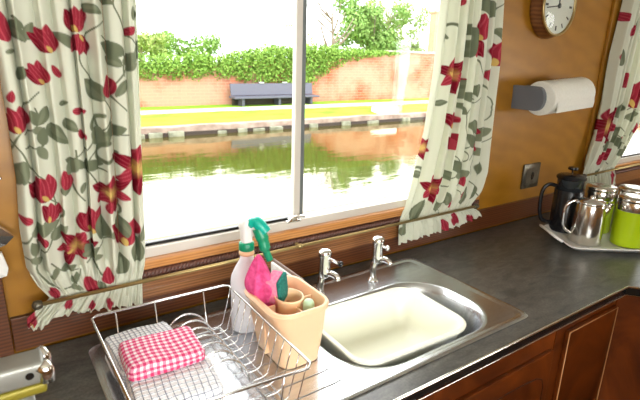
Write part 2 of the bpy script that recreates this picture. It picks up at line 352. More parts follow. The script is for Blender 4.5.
def window(name, x0, x1, z0, z1, xm, catch=False):
    b = BM()
    box(b, x0, x1, 1.188, 1.235, z0-.026, z0+.004, .003); box(b, x0, x1, 1.188, 1.235, z1-.03, z1, .003)
    box(b, x0, x0+.028, 1.188, 1.235, z0+.004, z1-.03, .003); box(b, x1-.028, x1, 1.188, 1.235, z0+.004, z1-.03, .003)
    w = struct(name, b, ALU)
    # sliding sash (left, inner) and fixed sash (right, outer)
    b = BM(); box(b, xm-.026, xm-.004, 1.196, 1.214, z0+.004, z1-.03, .002); obj('sash_stile', b, ALU, w)
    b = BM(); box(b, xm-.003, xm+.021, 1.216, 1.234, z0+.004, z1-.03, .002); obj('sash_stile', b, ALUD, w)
    b = BM(); box(b, x0+.028, xm-.026, 1.199, 1.211, z0+.0045, z0+.012, .001); obj('sash_rail', b, BLK, w)
    b = BM(); box(b, x0+.028, xm-.015, 1.204, 1.207, z0+.006, z1-.032); obj('pane', b, PANE, w)
    b = BM(); box(b, xm+.01, x1-.028, 1.223, 1.226, z0+.006, z1-.032); obj('pane', b, PANE, w)
    if catch:
        b = BM(); box(b, xm-.058, xm-.008, 1.180, 1.196, z0+.000, z0+.007, .002)
        lathe(b, [(.002, 0), (.013, .001), (.015, .006), (.012, .010), (.002, .012)], (xm-.035, 1.186, z0+.006), 16)
        tube(b, bez([(xm-.035, 1.186, z0+.014), (xm-.02, 1.176, z0+.02), (xm-.002, 1.170, z0+.018)], 5), .0045, 8)
        obj('window_catch', b, STEELB, w, auto=40)
    return w
window('window_1', *W1, .765, True); window('window_2', *W2, 3.2)

# ------------------------------------------------------------------ worktop and cabinets
b = BM()
# outline, seen from above, with the sink cut-out left open
out = [(XL+.02, .612), (1.648, .606), (1.80, .43), (1.80, .05), (2.42, .05), (2.42, .40), (3.9, .40), (3.9, 1.195), (XL+.02, 1.195)]
hole = [(.15, .68), (1.18, .68), (1.18, 1.10), (.15, 1.10)]
def poly_ring(zz):
    o_ = [b.verts.new((x, y, zz)) for x, y in out]; h_ = [b.verts.new((x, y, zz)) for x, y in hole]
    return o_, h_
to, th = poly_ring(.9); lo_, lh = poly_ring(.868)
def tri(o_, h_, flip):
    F = [(o_[0], h_[0], h_[3], o_[8]), (o_[0], o_[1], h_[1], h_[0]), (o_[8], h_[3], h_[2]), (o_[1], o_[7], h_[2], h_[1]), (o_[7], o_[8], h_[2]), (o_[1], o_[2], o_[5], o_[6], o_[7]), (o_[2], o_[3], o_[4], o_[5])]
    for f in F: b.faces.new(f)
tri(to, th, 0); tri(lo_, lh, 1)
for i in range(9):
    f = b.faces.new((to[i], to[(i+1) % 9], lo_[(i+1) % 9], lo_[i])); f.material_index = 1
for i in range(4): b.faces.new((th[i], th[(i+1) % 4], lh[(i+1) % 4], lh[i]))
bmesh.ops.recalc_face_normals(b, faces=b.faces[:])
wt = obj('worktop', b, [WT, BLK]); prop(wt, 'dark mottled slate laminate worktop running along the window wall', 'worktop')
b = BM()   # pale bullnose strip along the front edge
fr_ = [(XL+.02, .6105), (1.648, .6045), (1.798, .429), (1.798, .05)]
tube(b, [(x, y, .896) for x, y in fr_], .0042, 8); tube(b, [(x, y-.001, .8675) for x, y in fr_], .0012, 6)
prop(obj('edge_trim', b, STEELB, wt), 'thin pale metal edging')
YC = .648
def cabinet(x0, x1, label, arch):
    t_ = thing('base_cabinet', label, 'cabinet', (x0, YC, 0))
    b = BM()
    box(b, x0, x0+.016, YC+.018, 1.19, .08, .8655); box(b, x1-.016, x1, YC+.018, 1.19, .08, .8655); box(b, x0+.0161, x1-.0161, YC+.018, 1.19, .08, .098)
    box(b, x0+.0161, x1-.0161, 1.172, 1.19, .0981, .72); box(b, x0, x1, YC, YC+.0178, .08, .8655)
    obj('carcass', b, BURL, t_)
    b = BM(); box(b, x0+.02, x1-.02, YC+.05, 1.15, 0, .08); obj('plinth', b, DLINE, t_)
    return t_
c1 = cabinet(.42, 1.334, 'walnut burl cabinet under the sink with arched door panels', True)
c2 = cabinet(1.336, 1.70, 'walnut burl cabinet right of the sink cabinet with square routed door', False)
def door(par, x0, x1, z0, z1, arch):
    b = BM(); box(b, x0, x1, YC-.014, YC-.0005, z0, z1, .003); d = obj('door', b, BURL, par)
    b = BM()
    if arch:
        zc = z1-.07; m_ = .03; r_ = .045
        pts = [(x0+m_, zc-.2), (x0+m_, zc-r_), (x0+m_+r_*.3, zc-r_*.3), (x0+m_+r_, zc)]
        pts += [((x0+m_+r_)*(1-k/6)+(x1-m_-r_)*k/6, zc+.008*math.sin(math.pi*k/6)) for k in range(1, 7)]
        pts += [(x1-m_-r_*.3, zc-r_*.3), (x1-m_, zc-r_), (x1-m_, zc-.2), (x1-m_, z0+.05), (x0+m_, z0+.05)]
        tube(b, [(x, YC-.0145, z) for x, z in pts], .0016, 6, closed=True)
        obj('routed_groove', b, DLINE, d)
    else:
        tube(b, [(x, YC-.0145, z) for x, z in ((x0+.004, z0), (x0+.004, z1-.004), (x1-.004, z1-.004), (x1-.004, z0))], .002, 6, closed=True)
        obj('edge_bead', b, LINE, d)
    b = BM(); lathe(b, [(.004, 0), (.004, .012), (.013, .018), (.012, .026), (.003, .028)], ((x0+x1)/2, YC-.014, z0+.25), 16, 'Y'); obj('knob', b, BRASS, d)
    return d
door(c1, .44, .875, .11, .76, True); door(c1, .885, 1.315, .11, .76, True); door(c2, 1.385, 1.692, .11, .800, False)
t_ = thing('corner_cabinet', 'dark wooden corner cabinet beneath the angled end of the worktop', 'cabinet', (1.75, .5, 0))
b = BM()
pp = [(1.703, .645), (1.845, .45), (1.845, .06), (2.40, .06), (2.40, 1.19), (1.703, 1.19)]
v0 = [b.verts.new((x, y, .0)) for x, y in pp]; v1 = [b.verts.new((x, y, .8655)) for x, y in pp]
for i in range(6): b.faces.new((v0[i], v0[(i+1) % 6], v1[(i+1) % 6], v1[i]))
b.faces.new(v1); b.faces.new(list(reversed(v0))); bmesh.ops.recalc_face_normals(b, faces=b.faces[:])
obj('carcass', b, BURL, t_)
b = BM(); box(b, 2.42, 3.88, .44, 1.19, 0, .8655, .002)
prop(obj('base_cabinet', b, MAH), 'dark wooden cabinet beneath the far end of the worktop', 'cabinet')
b = BM(); box(b, XL+.02, .415, YC, 1.19, 0, .8655, .002)
prop(obj('base_cabinet', b, MAH), 'dark wooden cabinet beneath the left end of the worktop', 'cabinet')

# ------------------------------------------------------------------ sink unit
sk = thing('sink', 'stainless steel inset sink with grooved drainer and single bowl', 'sink', (.66, .9, .9))
b = BM(); n = 10
OX0, OX1, OY0, OY1 = .128, 1.197, .655, 1.135
BX0, BX1, BY0, BY1 = .605, 1.120, .685, 1.005
o0 = rrect(OX0, OX1, OY0, OY1, .03, n); o1 = rrect(OX0+.004, OX1-.004, OY0+.004, OY1-.004, .028, n)
o2 = rrect(OX0+.018, OX1-.018, OY0+.016, OY1-.016, .028, n); o3 = rrect(OX0+.026, OX1-.026, OY0+.020, OY1-.020, .028, n)
h0 = rrect(BX0, BX1, BY0, BY1, .135, n); h1 = rrect(BX0+.005, BX1-.005, BY0+.005, BY1-.005, .13, n)
h2 = rrect(BX0+.018, BX1-.018, BY0+.014, BY1-.014, .12, n); h3 = rrect(BX0+.045, BX1-.045, BY0+.04, BY1-.04, .10, n)
loft(b, [z_(o0, .9), z_(o0, .9035), z_(o1, .9055), z_(o2, .9055), z_(o3, .9030)])
# deck between outer edge and bowl: bridge the two loops (same vertex count, same start angle)
hx = rrect(BX0-.006, BX1+.006, BY0-.006, BY1+.006, .139, n); ox = rrect(OX0+.030, OX1-.030, OY0+.024, OY1-.024, .028, n)
loft(b, [z_(o3, .9030), z_(ox, .9030), z_(hx, .9030), z_(h0, .9028), z_(h1, .9005), z_(h2, .885), z_(h3, .762)], close_last=False)
bmesh.ops.remove_doubles(b, verts=b.verts[:], dist=.00001)
obj('rim_and_deck', b, STEEL, sk, auto=50)
b = BM(); loft(b, [z_(h3, .7615), z_(rrect(BX0+.08, BX1-.08, BY0+.08, BY1-.08, .07, n), .755), z_(rrect(.83, .87, .83, .87, .019, n), .750)], close_last=True)
obj('bowl_base', b, STEEL, sk, auto=50)
b = BM()
for k in range(7):
    y = .715+k*.047
    tube(b, [(.19, y, .9030), (.195, y, .9038), (.555+.0*k, y, .9038), (.575, y, .9030)], [.001, .004, .004, .001], 8)
for v in b.verts: v.co.z = .9030+(v.co.z-.9030)*.35
obj('drainer_ridges', b, STEEL, sk, smooth=True)

def chrome_tap(x, y, lean, lever, label, ballcol):
    t_ = thing('pillar_tap', label, 'tap', (x, y, .9035), 'chrome taps behind the sink')
    b = BM(); lathe(b, [(.020, 0), (.020, .003), (.014, .007), (.0115, .012)], (x, y, .9035), 24)
    tube(b, bez([(x, y, .913), (x-.001, y, .935), (x+.002, y-.002, .958), (x+.006, y-.004, .973)], 6), .0105, 16); obj('pillar', b, CHROME, t_, smooth=True)
    b = BM(); cx, cy = x+.008, y-.006
    lathe(b, [(.012, -.006), (.0165, 0), (.0175, .02), (.0165, .058), (.0185, .062), (.0205, .070), (.0190, .077), (.010, .082), (.002, .083)], (cx, cy, .970), 28)
    obj('valve_body', b, CHROME, t_, smooth=True)
    b = BM(); tube(b, bez([(cx, cy, .975), (cx+.008, cy-.016, .980), (cx+.014, cy-.030, .979), (cx+.018, cy-.039, .974), (cx+.018, cy-.041, .966)], 6), .0095, 16); obj('spout', b, CHROME, t_, smooth=True)
    b = BM(); l0 = Vector((cx, cy, 1.026)); l1 = l0+Vector(lever)
    tube(b, [l0, l0.lerp(l1, .5), l1], [.0062, .005, .0045], 12); lv = obj('lever', b, CHROME, t_, smooth=True)
    b = BM(); d = (l1-l0).normalized(); tube(b, [l1-d*.004, l1-d*.001, l1+d*.007, l1+d*.010], [.004, .0085, .0085, .004], 14)
    obj('lever_cap', b, ballcol, lv, smooth=True)
    return t_
chrome_tap(.752, 1.062, 0, (.028, -.036, -.012), 'chrome pillar tap nearer the caddy, its long lever ending in a dark cap', BLACKP)
chrome_tap(.955, 1.062, 0, (.014, -.026, -.006), 'chrome pillar tap further right, beside the middle curtain', CHROME)

# cream washing-up bowl in the sink
wb = thing('washing_up_bowl', 'cream plastic washing-up bowl sitting in the steel sink', 'washing-up bowl', (.82, .84, .756))
b = BM()
def rr(d, zz, r): 
    return z_(rrect(.632+d, 1.008+0-d, .702+d, .978-d, r, 8), zz)
loft(b, [rr(.002, .905, .058), rr(0, .912, .06), rr(.004, .916, .058), rr(.011, .914, .052), rr(.016, .905, .05), rr(.032, .83, .045), rr(.040, .806, .045), rr(.070, .796, .03)], close_last=True)
loft(b, [rr(.002, .905, .058), rr(.010, .900, .05), rr(.034, .80, .045), rr(.044, .7635, .045)], close_last=True)
bmesh.ops.recalc_face_normals(b, faces=b.faces[:])
m3 = Matrix.Rotation(math.radians(-2), 4, 'Z'); 
for v in b.verts: v.co = Vector((.82, .84, 0)) + m3 @ (v.co-Vector((.82, .84, 0)))
obj('bowl_shell', b, CREAMP, wb, auto=60)

# ------------------------------------------------------------------ dish rack
rk = thing('dish_rack', 'chromed wire dish rack on the drainer holding folded cloths', 'dish rack', (.295, .86, .905))
XA, XB, YA, YB, ZT, ZF = .134, .455, .655, 1.052, 1.02, .918
b = BM()
rail = []
for (x, y, z) in ((XB-.012, YA, 1.018), (XB, YA+.012, 1.018), (XB, YB-.012, ZT), (XB-.012, YB, ZT), (XA+.012, YB, ZT+.004), (XA, YB-.012, ZT+.004), (XA, YA+.012, 1.038), (XA+.012, YA, 1.038)):
    rail.append((x, y, z))
tube(b, rail, .0028, 8, closed=True); obj('top_rail', b, WIRE, rk, smooth=True)
b = BM(); tube(b, [(XA+.028, YA+.03, ZF-.003), (XB-.030, YA+.03, ZF-.003), (XB-.030, YB-.02, ZF-.003), (XA+.028, YB-.02, ZF-.003)], .0025, 8, closed=True); obj('base_frame', b, WIRE, rk, smooth=True)
for i in range(13):
    y = YA+.022+i*.0298
    b = BM()
    tube(b, [(.390, y, ZF+.001), (XB-.036, y, ZF), (XB-.024, y, ZF+.006), (XB-.008, y, .985), (XB, y, 1.018)], .0013, 6); obj('wire', b, WIRE, rk, smooth=True)
    b = BM()
    tube(b, [(XA, y, 1.037-.013*i/12), (XA+.008, y, .985), (XA+.022, y, ZF+.006), (XA+.032, y, ZF), (.272, y, ZF)], .0013, 6); obj('wire', b, WIRE, rk, smooth=True)
for x in (.185, .272, .390):
    b = BM(); tube(b, [(x, YA, 1.03 if x < .3 else 1.022), (x, YA+.012, .95), (x, YA+.026, ZF+.004), (x, YB-.030, ZF+.004), (x, YB-.014, .95), (x, YB, ZT+.002)], .0018, 6); obj('wire', b, WIRE, rk, smooth=True)
for i in range(7):
    y = .800+i*.036
    b = BM(); pts = []
    for k in range(13):
        a = math.pi*(1-k/12); pts.append((.334+.056*math.cos(a), y+.012*math.sin(a), ZF+.002+.062*math.sin(a)))
    tube(b, pts, .0022, 6); obj('plate_loop', b, WIRE, rk, smooth=True)
b = BM()
for x, y in ((XA+.03, YA+.035), (XB-.032, YA+.035), (XA+.03, YB-.025), (XB-.032, YB-.025)):
    c_ = BM(); lathe(c_, [(.003, .0), (.004, .001), (.004, .010)], (x, y, .9052), 10); obj('foot', c_, WIRE, rk)
b.free()

# folded cloths
def cloth(name, label, x0, x1, y0, y1, z0, z1, layers, m, ang, seed, group):
    b = BM(); nx, ny, nz = 26, 26, max(8, layers*6)
    uvl = b.loops.layers.uv.new('UVMap')
    cx, cy = (x0+x1)/2, (y0+y1)/2; hx, hy = (x1-x0)/2, (y1-y0)/2; H = z1-z0
    def P(u, v, w):   # u,v in -1..1, w 0..1 -> point; layered bulging sides
        lay = abs(math.sin(math.pi*layers*w))**.5
        r = 1-.035*(1-lay)-.02*w
        k = 1.0
        x = u*hx*r; y = v*hy*r
        # round the corners
        c = max(0, abs(u)-.85)/.15*max(0, abs(v)-.85)/.15
        x *= 1-.05*c; y *= 1-.05*c
        z = z0+H*w
        edge = max(abs(u), abs(v))
        if w > .5: z -= (max(0, edge-.88)/.12)**2*.22*H/max(1, layers)
        nn = noise.noise_vector(Vector((x*14+seed, y*14, z*10)))
        z += nn.z*.006*w; x += nn.x*.004; y += nn.y*.004
        return Vector((cx+x, cy+y, z))
    def grid(fn, uvf, a, c):
        vs = [[b.verts.new(fn(i/a, j/c)) for j in range(c+1)] for i in range(a+1)]
        for i in range(a):
            for j in range(c):
                f = b.faces.new((vs[i][j], vs[i+1][j], vs[i+1][j+1], vs[i][j+1])); f.smooth = True
                for lp, (p, q) in zip(f.loops, ((i, j), (i+1, j), (i+1, j+1), (i, j+1))): lp[uvl].uv = uvf(p/a, q/c)
    grid(lambda s, t: P(2*s-1, 2*t-1, 1), lambda s, t: (s*2*hx, t*2*hy), nx, ny)
    grid(lambda s, t: P(2*s-1, 2*t-1, 0), lambda s, t: (s*2*hx, t*2*hy), nx, ny)
    grid(lambda s, t: P(2*s-1, -1, t), lambda s, t: (s*2*hx, (t-1)*H), nx, nz)
    grid(lambda s, t: P(2*s-1, 1, t), lambda s, t: (s*2*hx, 2*hy+(1-t)*H), nx, nz)
    grid(lambda s, t: P(-1, 2*s-1, t), lambda s, t: ((t-1)*H, s*2*hy), ny, nz)
    grid(lambda s, t: P(1, 2*s-1, t), lambda s, t: (2*hx+(1-t)*H, s*2*hy), ny, nz)
    bmesh.ops.remove_doubles(b, verts=b.verts[:], dist=.0002)
    bmesh.ops.recalc_face_normals(b, faces=b.faces[:])
    rot_verts(b.verts[:], (cx, cy, 0), math.radians(ang))
    return prop(obj(name, b, m, smooth=True), label, 'cloth', group)
cloth('folded_cloth', 'folded white waffle cloth with thick dark check, nearest of the stack in the rack', .156, .320, .748, .886, .9215, .976, 3, GWHITE, -5, 3.1, 'folded cloths in the dish rack')
cloth('folded_cloth', 'folded white cloth with fine grey check behind and under the pink one', .153, .298, .890, 1.043, .9215, .977, 3, GGREY, 3, 8.3, 'folded cloths in the dish rack')
cloth('folded_cloth', 'folded pink and white gingham cloth on top of the stack in the rack', .161, .314, .836, .950, .9785, 1.007, 2, GPINK, -3, 5.7, 'folded cloths in the dish rack')

# ------------------------------------------------------------------ caddy and what stands by it
cy_ = thing('sink_caddy', 'peach plastic sink caddy with an inner cup and dividers', 'caddy', (.53, .88, .9055))
def cr(d, zz, r=.03): return z_(rrect(.454+d*1.7, .596-d, .786+d*1.2, .966-d, r*1.25, 8), zz)
b = BM()
loft(b, [cr(.014, .9055, .022), cr(.006, .985, .026), cr(.002, 1.040, .03), cr(-.003, 1.042, .033), cr(-.004, 1.048, .034), cr(-.001, 1.053, .031), cr(.004, 1.052, .028), cr(.006, 1.045, .027), cr(.010, .985, .024), cr(.018, .912, .020)], close_first=True, close_last=True)
obj('caddy_shell', b, PEACH, cy_, auto=50)
b = BM(); cxc, cyc = .527, .868
lathe(b, [(.026, -.13), (.031, -.005), (.034, 0), (.033, .003), (.030, .002), (.028, -.01), (.024, -.12)], (cxc, cyc, 1.050), 28, sy=1.12); obj('inner_cup', b, PEACH, cy_, smooth=True)
b = BM()
box(b, .462, .490, cyc-.002, cyc+.002, .92, 1.038); box(b, .559, .588, cyc-.002, cyc+.002, .92, 1.038); box(b, cxc-.002, cxc+.002, .801, .835, .92, 1.038); box(b, cxc-.002, cxc+.002, .906, .958, .92, 1.038)
obj('divider', b, PEACH, cy_)
bt = thing('soap_bottle', 'small bottle with pale mint cap standing in the caddy', 'bottle', (.562, .828, .913))
b = BM(); lathe(b, [(.010, 0), (.013, .002), (.013, .10), (.009, .108)], (.558, .832, .9135), 20); obj('bottle_body', b, WHITEP, bt, smooth=True)
b = BM(); lathe(b, [(.0125, 0), (.0135, .003), (.0135, .018), (.010, .025), (.003, .028)], (.558, .832, 1.0225), 20); obj('cap', b, MINT, bt, smooth=True)

def cloth_peak():
    """a cloth pushed into the caddy: peaked, folded sheet with thickness"""
    b = BM()
    ctr = Vector((.490, .921, 0))
    prof = [(.985, .016), (1.02, .022), (1.045, .027), (1.062, .036), (1.085, .034), (1.112, .021), (1.140, .006)]
    rings = []
    for z, r in prof:
        ring = []
        for k in range(28):
            a = 2*math.pi*k/28
            rr_ = r*(1+.20*math.sin(3*a+z*22)+.11*math.sin(7*a-z*35))
            off = Vector((-.010*(z-1.03)/.1, .010*(z-1.03)/.1, 0)) if z > 1.03 else Vector((0, 0, 0))
            ring.append(tuple(ctr+off+Vector((rr_*math.cos(a)*.95, rr_*math.sin(a)*1.1, z+.006*math.sin(2*a)))))
        rings.append(ring)
    loft(b, rings, True, True); bmesh.ops.recalc_face_normals(b, faces=b.faces[:])
    return b
ck = obj('dish_cloth', cloth_peak(), PINKC, smooth=True); prop(ck, 'crumpled magenta cloth pushed up into a peak in the caddy', 'cloth')
ck.modifiers.new('sub', 'SUBSURF').render_levels = 2
sp = thing('sponge', 'pink sponge with dark green scouring face tucked by the magenta cloth', 'sponge', (.53, .90, 1.03))
for nm, a0, a1, m_ in (('foam', .494, .520, PINKS), ('scouring_pad', .5205, .530, SCOUR)):
    b = BM(); box(b, a0, a1, .872, .918, 1.030, 1.096, .003); rot_verts(b.verts[:], (.515, .895, 1.06), math.radians(14), 'X'); rot_verts(b.verts[:], (.515, .895, 1.06), math.radians(-52), 'Z'); obj(nm, b, m_, sp, auto=40)

# spray bottle
sb = thing('spray_bottle', 'milky white spray bottle with green collar and teal trigger', 'spray bottle', (.487, 1.02, .904))
SX, SY = .494, 1.018
b = BM(); lathe(b, [(.032, 0), (.041, .004), (.042, .03), (.042, .130), (.040, .148), (.030, .170), (.018, .190), (.0155, .206)], (SX, SY, .9045), 32, sy=.9); obj('bottle_body', b, CLEAR, sb, smooth=True)
b = BM(); lathe(b, [(.0185, 0), (.0195, .004), (.018, .012)], (SX, SY, 1.108), 24); obj('neck_ring', b, PEACH, sb, smooth=True)
b = BM(); lathe(b, [(.019, 0), (.0195, .002), (.0190, .018), (.016, .021)], (SX, SY, 1.1205), 24)
obj('collar', b, GREEN, sb, smooth=True)
b = BM()
loft(b, [z_(rrect(SX-.013, SX+.013, SY-.012, SY+.012, .008, 5), 1.140), z_(rrect(SX-.014, SX+.013, SY-.014, SY+.014, .008, 5), 1.165), z_(rrect(SX-.018, SX+.010, SY-.022, SY+.016, .009, 5), 1.185), z_(rrect(SX-.014, SX+.007, SY-.020, SY+.014, .009, 5), 1.199), z_(rrect(SX-.006, SX+.001, SY-.010, SY+.006, .003, 5), 1.204)], True, True)
sh = obj('spray_head', b, WHITEP, sb, auto=60)
b = BM(); tube(b, bez([(SX+.002, SY-.012, 1.190), (SX+.015, SY-.022, 1.196), (SX+.027, SY-.034, 1.182), (SX+.033, SY-.040, 1.172)], 6), [.012]*6+[.015]*6+[.014]*7, 12); obj('nozzle', b, TEAL, sh, smooth=True)
b = BM(); tube(b, bez([(SX+.020, SY-.026, 1.180), (SX+.026, SY-.034, 1.155), (SX+.030, SY-.040, 1.130), (SX+.040, SY-.046, 1.100)], 6), [.016]*7+[.014]*6+[.009]*6, 12); obj('trigger', b, GREEN, sh, smooth=True)

# pale board standing behind the caddy
bd = thing('chopping_board', 'small speckled white board with brown edge leaning behind the caddy', 'board', (.60, 1.0, .904))
b = BM(); box(b, .593, .600, .925, 1.075, .9045, 1.043, .002); obj('board_face', b, noisy('speckled_white', (.62, .58, .54), (.82, .80, .77), scale=(60, 60, 60), rough=.6), bd, auto=40)
b = BM(); box(b, .6005, .606, .925, 1.078, .9045, 1.050, .002); obj('board_back', b, mat('brown_backing', (.20, .14, .11), .6), bd, auto=40)

# ------------------------------------------------------------------ tray with coffee things
tr_ = thing('tray', 'white melamine tray with raised handles on the worktop by the wall', 'tray', (2.0, .9, .9))
c0 = Vector((1.750, .850, 0)); dirx = Vector((.82, -.572, 0)).normalized(); diry = Vector((.67, .742, 0)).normalized()
diry = Vector((-dirx.y, dirx.x, 0))
def traypt(x, y, z): p = c0+dirx*x+diry*y; return (p.x, p.y, z)
def trl(d, zz, r): return [traypt(x, y, zz) for x, y in rrect(d, .44-d, d, .275-d, r, 8)]
b = BM()
loft(b, [trl(.030, .9005, .03), trl(.004, .917, .035), trl(0, .920, .038), trl(.002, .923, .036), trl(.006, .921, .034), trl(.032, .9055, .028)], True, True)
obj('tray_base', b, WHITEP, tr_, auto=60)
for xx, s_ in ((0, -1), (.44, 1)):
    b = BM(); pts = [traypt(xx+s_*0-.0, .235, .920), traypt(xx+s_*.022, .225, .932), traypt(xx+s_*.034, .20, .940), traypt(xx+s_*.036, .155, .943), traypt(xx+s_*.034, .11, .940), traypt(xx+s_*.022, .085, .932), traypt(xx, .075, .920)]
    tube(b, bez(pts, 5), .0055, 10); obj('handle', b, WHITEP, tr_, smooth=True)
ZB = .9062
# steel jug
kj = thing('coffee_pot', 'polished stainless steel pot with loop handle at front of tray', 'coffee pot', (1.905, .885, ZB))
KX, KY = 1.907, .885
b = BM(); lathe(b, [(.052, 0), (.056, .004), (.057, .010), (.0575, .04), (.055, .11), (.0515, .152), (.050, .158), (.049, .160)], (KX, KY, ZB), 40); obj('pot_body', b, STEELB, kj, smooth=True)
b = BM(); lathe(b, [(.0505, 0), (.051, .004), (.046, .011), (.012, .016), (.010, .022), (.011, .027), (.003, .030)], (KX, KY, ZB+.1605), 36); obj('lid', b, CHROME, kj, smooth=True)
hd = Vector((-.72, .69, 0)).normalized()
b = BM(); C0 = Vector((KX, KY, ZB))
tube(b, bez([C0+hd*.042+Vector((0, 0, .155)), C0+hd*.062+Vector((0, 0, .166)), C0+hd*.088+Vector((0, 0, .145)), C0+hd*.094+Vector((0, 0, .10)), C0+hd*.086+Vector((0, 0, .055)), C0+hd*.052+Vector((0, 0, .03))], 7), .006, 10); obj('handle', b, CHROME, kj, smooth=True)
b = BM(); tube(b, bez([C0-hd*.044+Vector((0, 0, .12)), C0-hd*.062+Vector((0, 0, .145)), C0-hd*.07+Vector((0, 0, .165))], 5), [.016]*6+[.010]*5, 12); obj('spout', b, STEELB, kj, smooth=True)
# canisters
def canister(x, y, label):
    t_ = thing('canister', label, 'canister', (x, y, ZB), 'lime green canisters on the tray')
    b = BM(); lathe(b, [(.052, 0), (.057, .004), (.058, .010), (.058, .142)], (x, y, ZB), 40); obj('canister_body', b, LIME, t_, auto=40)
    b = BM(); lathe(b, [(.0585, 0), (.0588, .002), (.0588, .034), (.0580, .036), (.0590, .038), (.059, .047), (.056, .053), (.030, .055)], (x, y, ZB+.1422), 40); obj('steel_lid', b, STEELB, t_, smooth=True)
canister(2.030, .785, 'lime green canister with steel lid at the very front right')
canister(2.085, .940, 'lime green canister mostly hidden right behind the steel pot')
canister(2.185, .855, 'lime green canister furthest right, only its steel lid showing')
# french press
fp = thing('french_press', 'black french press with glass rim, plunger knob and side handle', 'french press', (1.965, 1.01, ZB))
FX, FY = 1.968, 1.012
b = BM(); lathe(b, [(.050, 0), (.056, .003), (.056, .175), (.054, .178)], (FX, FY, ZB), 36); obj('black_jacket', b, BLACKP, fp, auto=40)
b = BM(); lathe(b, [(.051, 0), (.0515, .045), (.054, .05)], (FX, FY, ZB+.175), 36); obj('glass_rim', b, mat('smoky_glass', (.03, .035, .04), .05, spec=1), fp, smooth=True)
b = BM(); lathe(b, [(.055, 0), (.057, .003), (.057, .010), (.050, .016), (.015, .019)], (FX, FY, ZB+.222), 36); obj('lid', b, BLACKP, fp, auto=40)
b = BM(); lathe(b, [(.003, 0), (.003, .016), (.018, .017), (.020, .022), (.017, .028), (.003, .029)], (FX, FY, ZB+.244), 20); obj('plunger_knob', b, BLACKP, fp, auto=50)
b = BM(); C0 = Vector((FX, FY, ZB)); hd = Vector((-.80, .60, 0)).normalized()
tube(b, bez([C0+hd*.054+Vector((0, 0, .190)), C0+hd*.085+Vector((0, 0, .196)), C0+hd*.108+Vector((0, 0, .17)), C0+hd*.110+Vector((0, 0, .10)), C0+hd*.095+Vector((0, 0, .045)), C0+hd*.055+Vector((0, 0, .03))], 7), .008, 10); obj('handle', b, BLACKP, fp, smooth=True)

# ------------------------------------------------------------------ wall fittings
ck_ = thing('wall_clock', 'round wall clock with pale face and deep wooden case', 'clock', (1.927, 1.18, 1.80))
b = BM(); lathe(b, [(.118, 0), (.122, .004), (.122, .018), (.112, .034), (.111, .046)], (1.927, 1.2095, 1.80), 48, 'Y'); obj('case', b, wood('clock_case_wood', (.10, .035, .012), (.22, .09, .03)), ck_, auto=50)
b = BM(); lathe(b, [(.111, 0), (.1145, .003), (.1135, .009), (.106, .010), (.104, .003)], (1.927, 1.163, 1.80), 48, 'Y', caps=False); obj('bezel', b, BRASS, ck_, smooth=True)
b = BM(); lathe(b, [(.105, 0), (.105, .002)], (1.927, 1.163, 1.80), 48, 'Y'); fc = obj('clock_face', b, mat('clock_face_enamel', (.66, .70, .62), .5), ck_)
def mark(bm, ang, r0, r1, w):
    a = math.radians(90-ang); c = Vector((1.927, 1.1605, 1.80)); d = Vector((math.cos(a), 0, math.sin(a))); s = Vector((-d.z, 0, d.x))
    p = [c+d*r0-s*w, c+d*r1-s*w, c+d*r1+s*w, c+d*r0+s*w]
    lo = [bm.verts.new(q) for q in p]; hi = [bm.verts.new(q-Vector((0, .001, 0))) for q in p]
    for i in range(4): bm.faces.new((lo[i], lo[(i+1) % 4], hi[(i+1) % 4], hi[i]))
    bm.faces.new(hi); bm.faces.new(list(reversed(lo)))
INK = mat('clock_ink', (.03, .04, .035), .5)
for k in range(12):
    b = BM(); mark(b, 30*k, .074, .092, .0042 if k % 3 == 0 else .0028); obj('hour_mark', b, INK, fc)
b = BM(); mark(b, -2, -.01, .062, .0035); obj('hour_hand', b, INK, fc)
b = BM(); mark(b, 262, -.012, .082, .0022); obj('minute_hand', b, INK, fc)
b = BM(); lathe(b, [(.009, 0), (.009, .004), (.002, .005)], (1.927, 1.1600, 1.80), 16, 'Y'); obj('hand_boss', b, INK, fc)
b = BM(); lathe(b, [(.105, 0), (.085, .006), (.05, .010), (.002, .012)], (1.927, 1.1545, 1.80), 40, 'Y', caps=False); obj('glass', b, PANE, ck_, smooth=True)

hp = thing('paper_towel_holder', 'dark grey plastic paper towel holder fixed to the oak wall', 'holder', (1.80, 1.205, 1.46))
RX0, RX1, RY, RZ, RR = 1.800, 2.092, 1.105, 1.450, .066
before_holder = set(COL.objects)
for xx, w_ in ((RX0-.024, .020), (RX1+.004, .020)):
    b = BM(); pts = []
    y0, y1, zz, hh = RY, 1.2095, RZ, .046
    prof = [(y1, zz+hh), (y1, zz-hh)] + [(y0-.012+hh*.0-math.cos(math.radians(t))*hh*.7+.012, zz+math.sin(math.radians(t))*hh) for t in range(-90, 91, 15)]
    A = [b.verts.new((xx, y, z)) for y, z in prof]; B_ = [b.verts.new((xx+w_, y, z)) for y, z in prof]
    for i in range(len(prof)): b.faces.new((A[i], A[(i+1) % len(prof)], B_[(i+1) % len(prof)], B_[i]))
    b.faces.new(A); b.faces.new(list(reversed(B_))); bmesh.ops.recalc_face_normals(b, faces=b.faces[:])
    obj('side_arm', b, GREYP, hp, auto=40)
b = BM(); box(b, RX0-.024, RX1+.024, 1.200, 1.2095, RZ-.040, RZ+.040, .002); obj('back_plate', b, GREYP, hp)
b = BM(); lathe(b, [(.018, 0), (.018, RX1-RX0+.016)], (RX0-.006, RY, RZ), 20, 'X'); obj('spindle', b, GREYP, hp, auto=40)
pr_ = thing('paper_towel_roll', 'thick white roll of kitchen paper on the wall holder', 'paper towel', (1.93, RY, RZ))
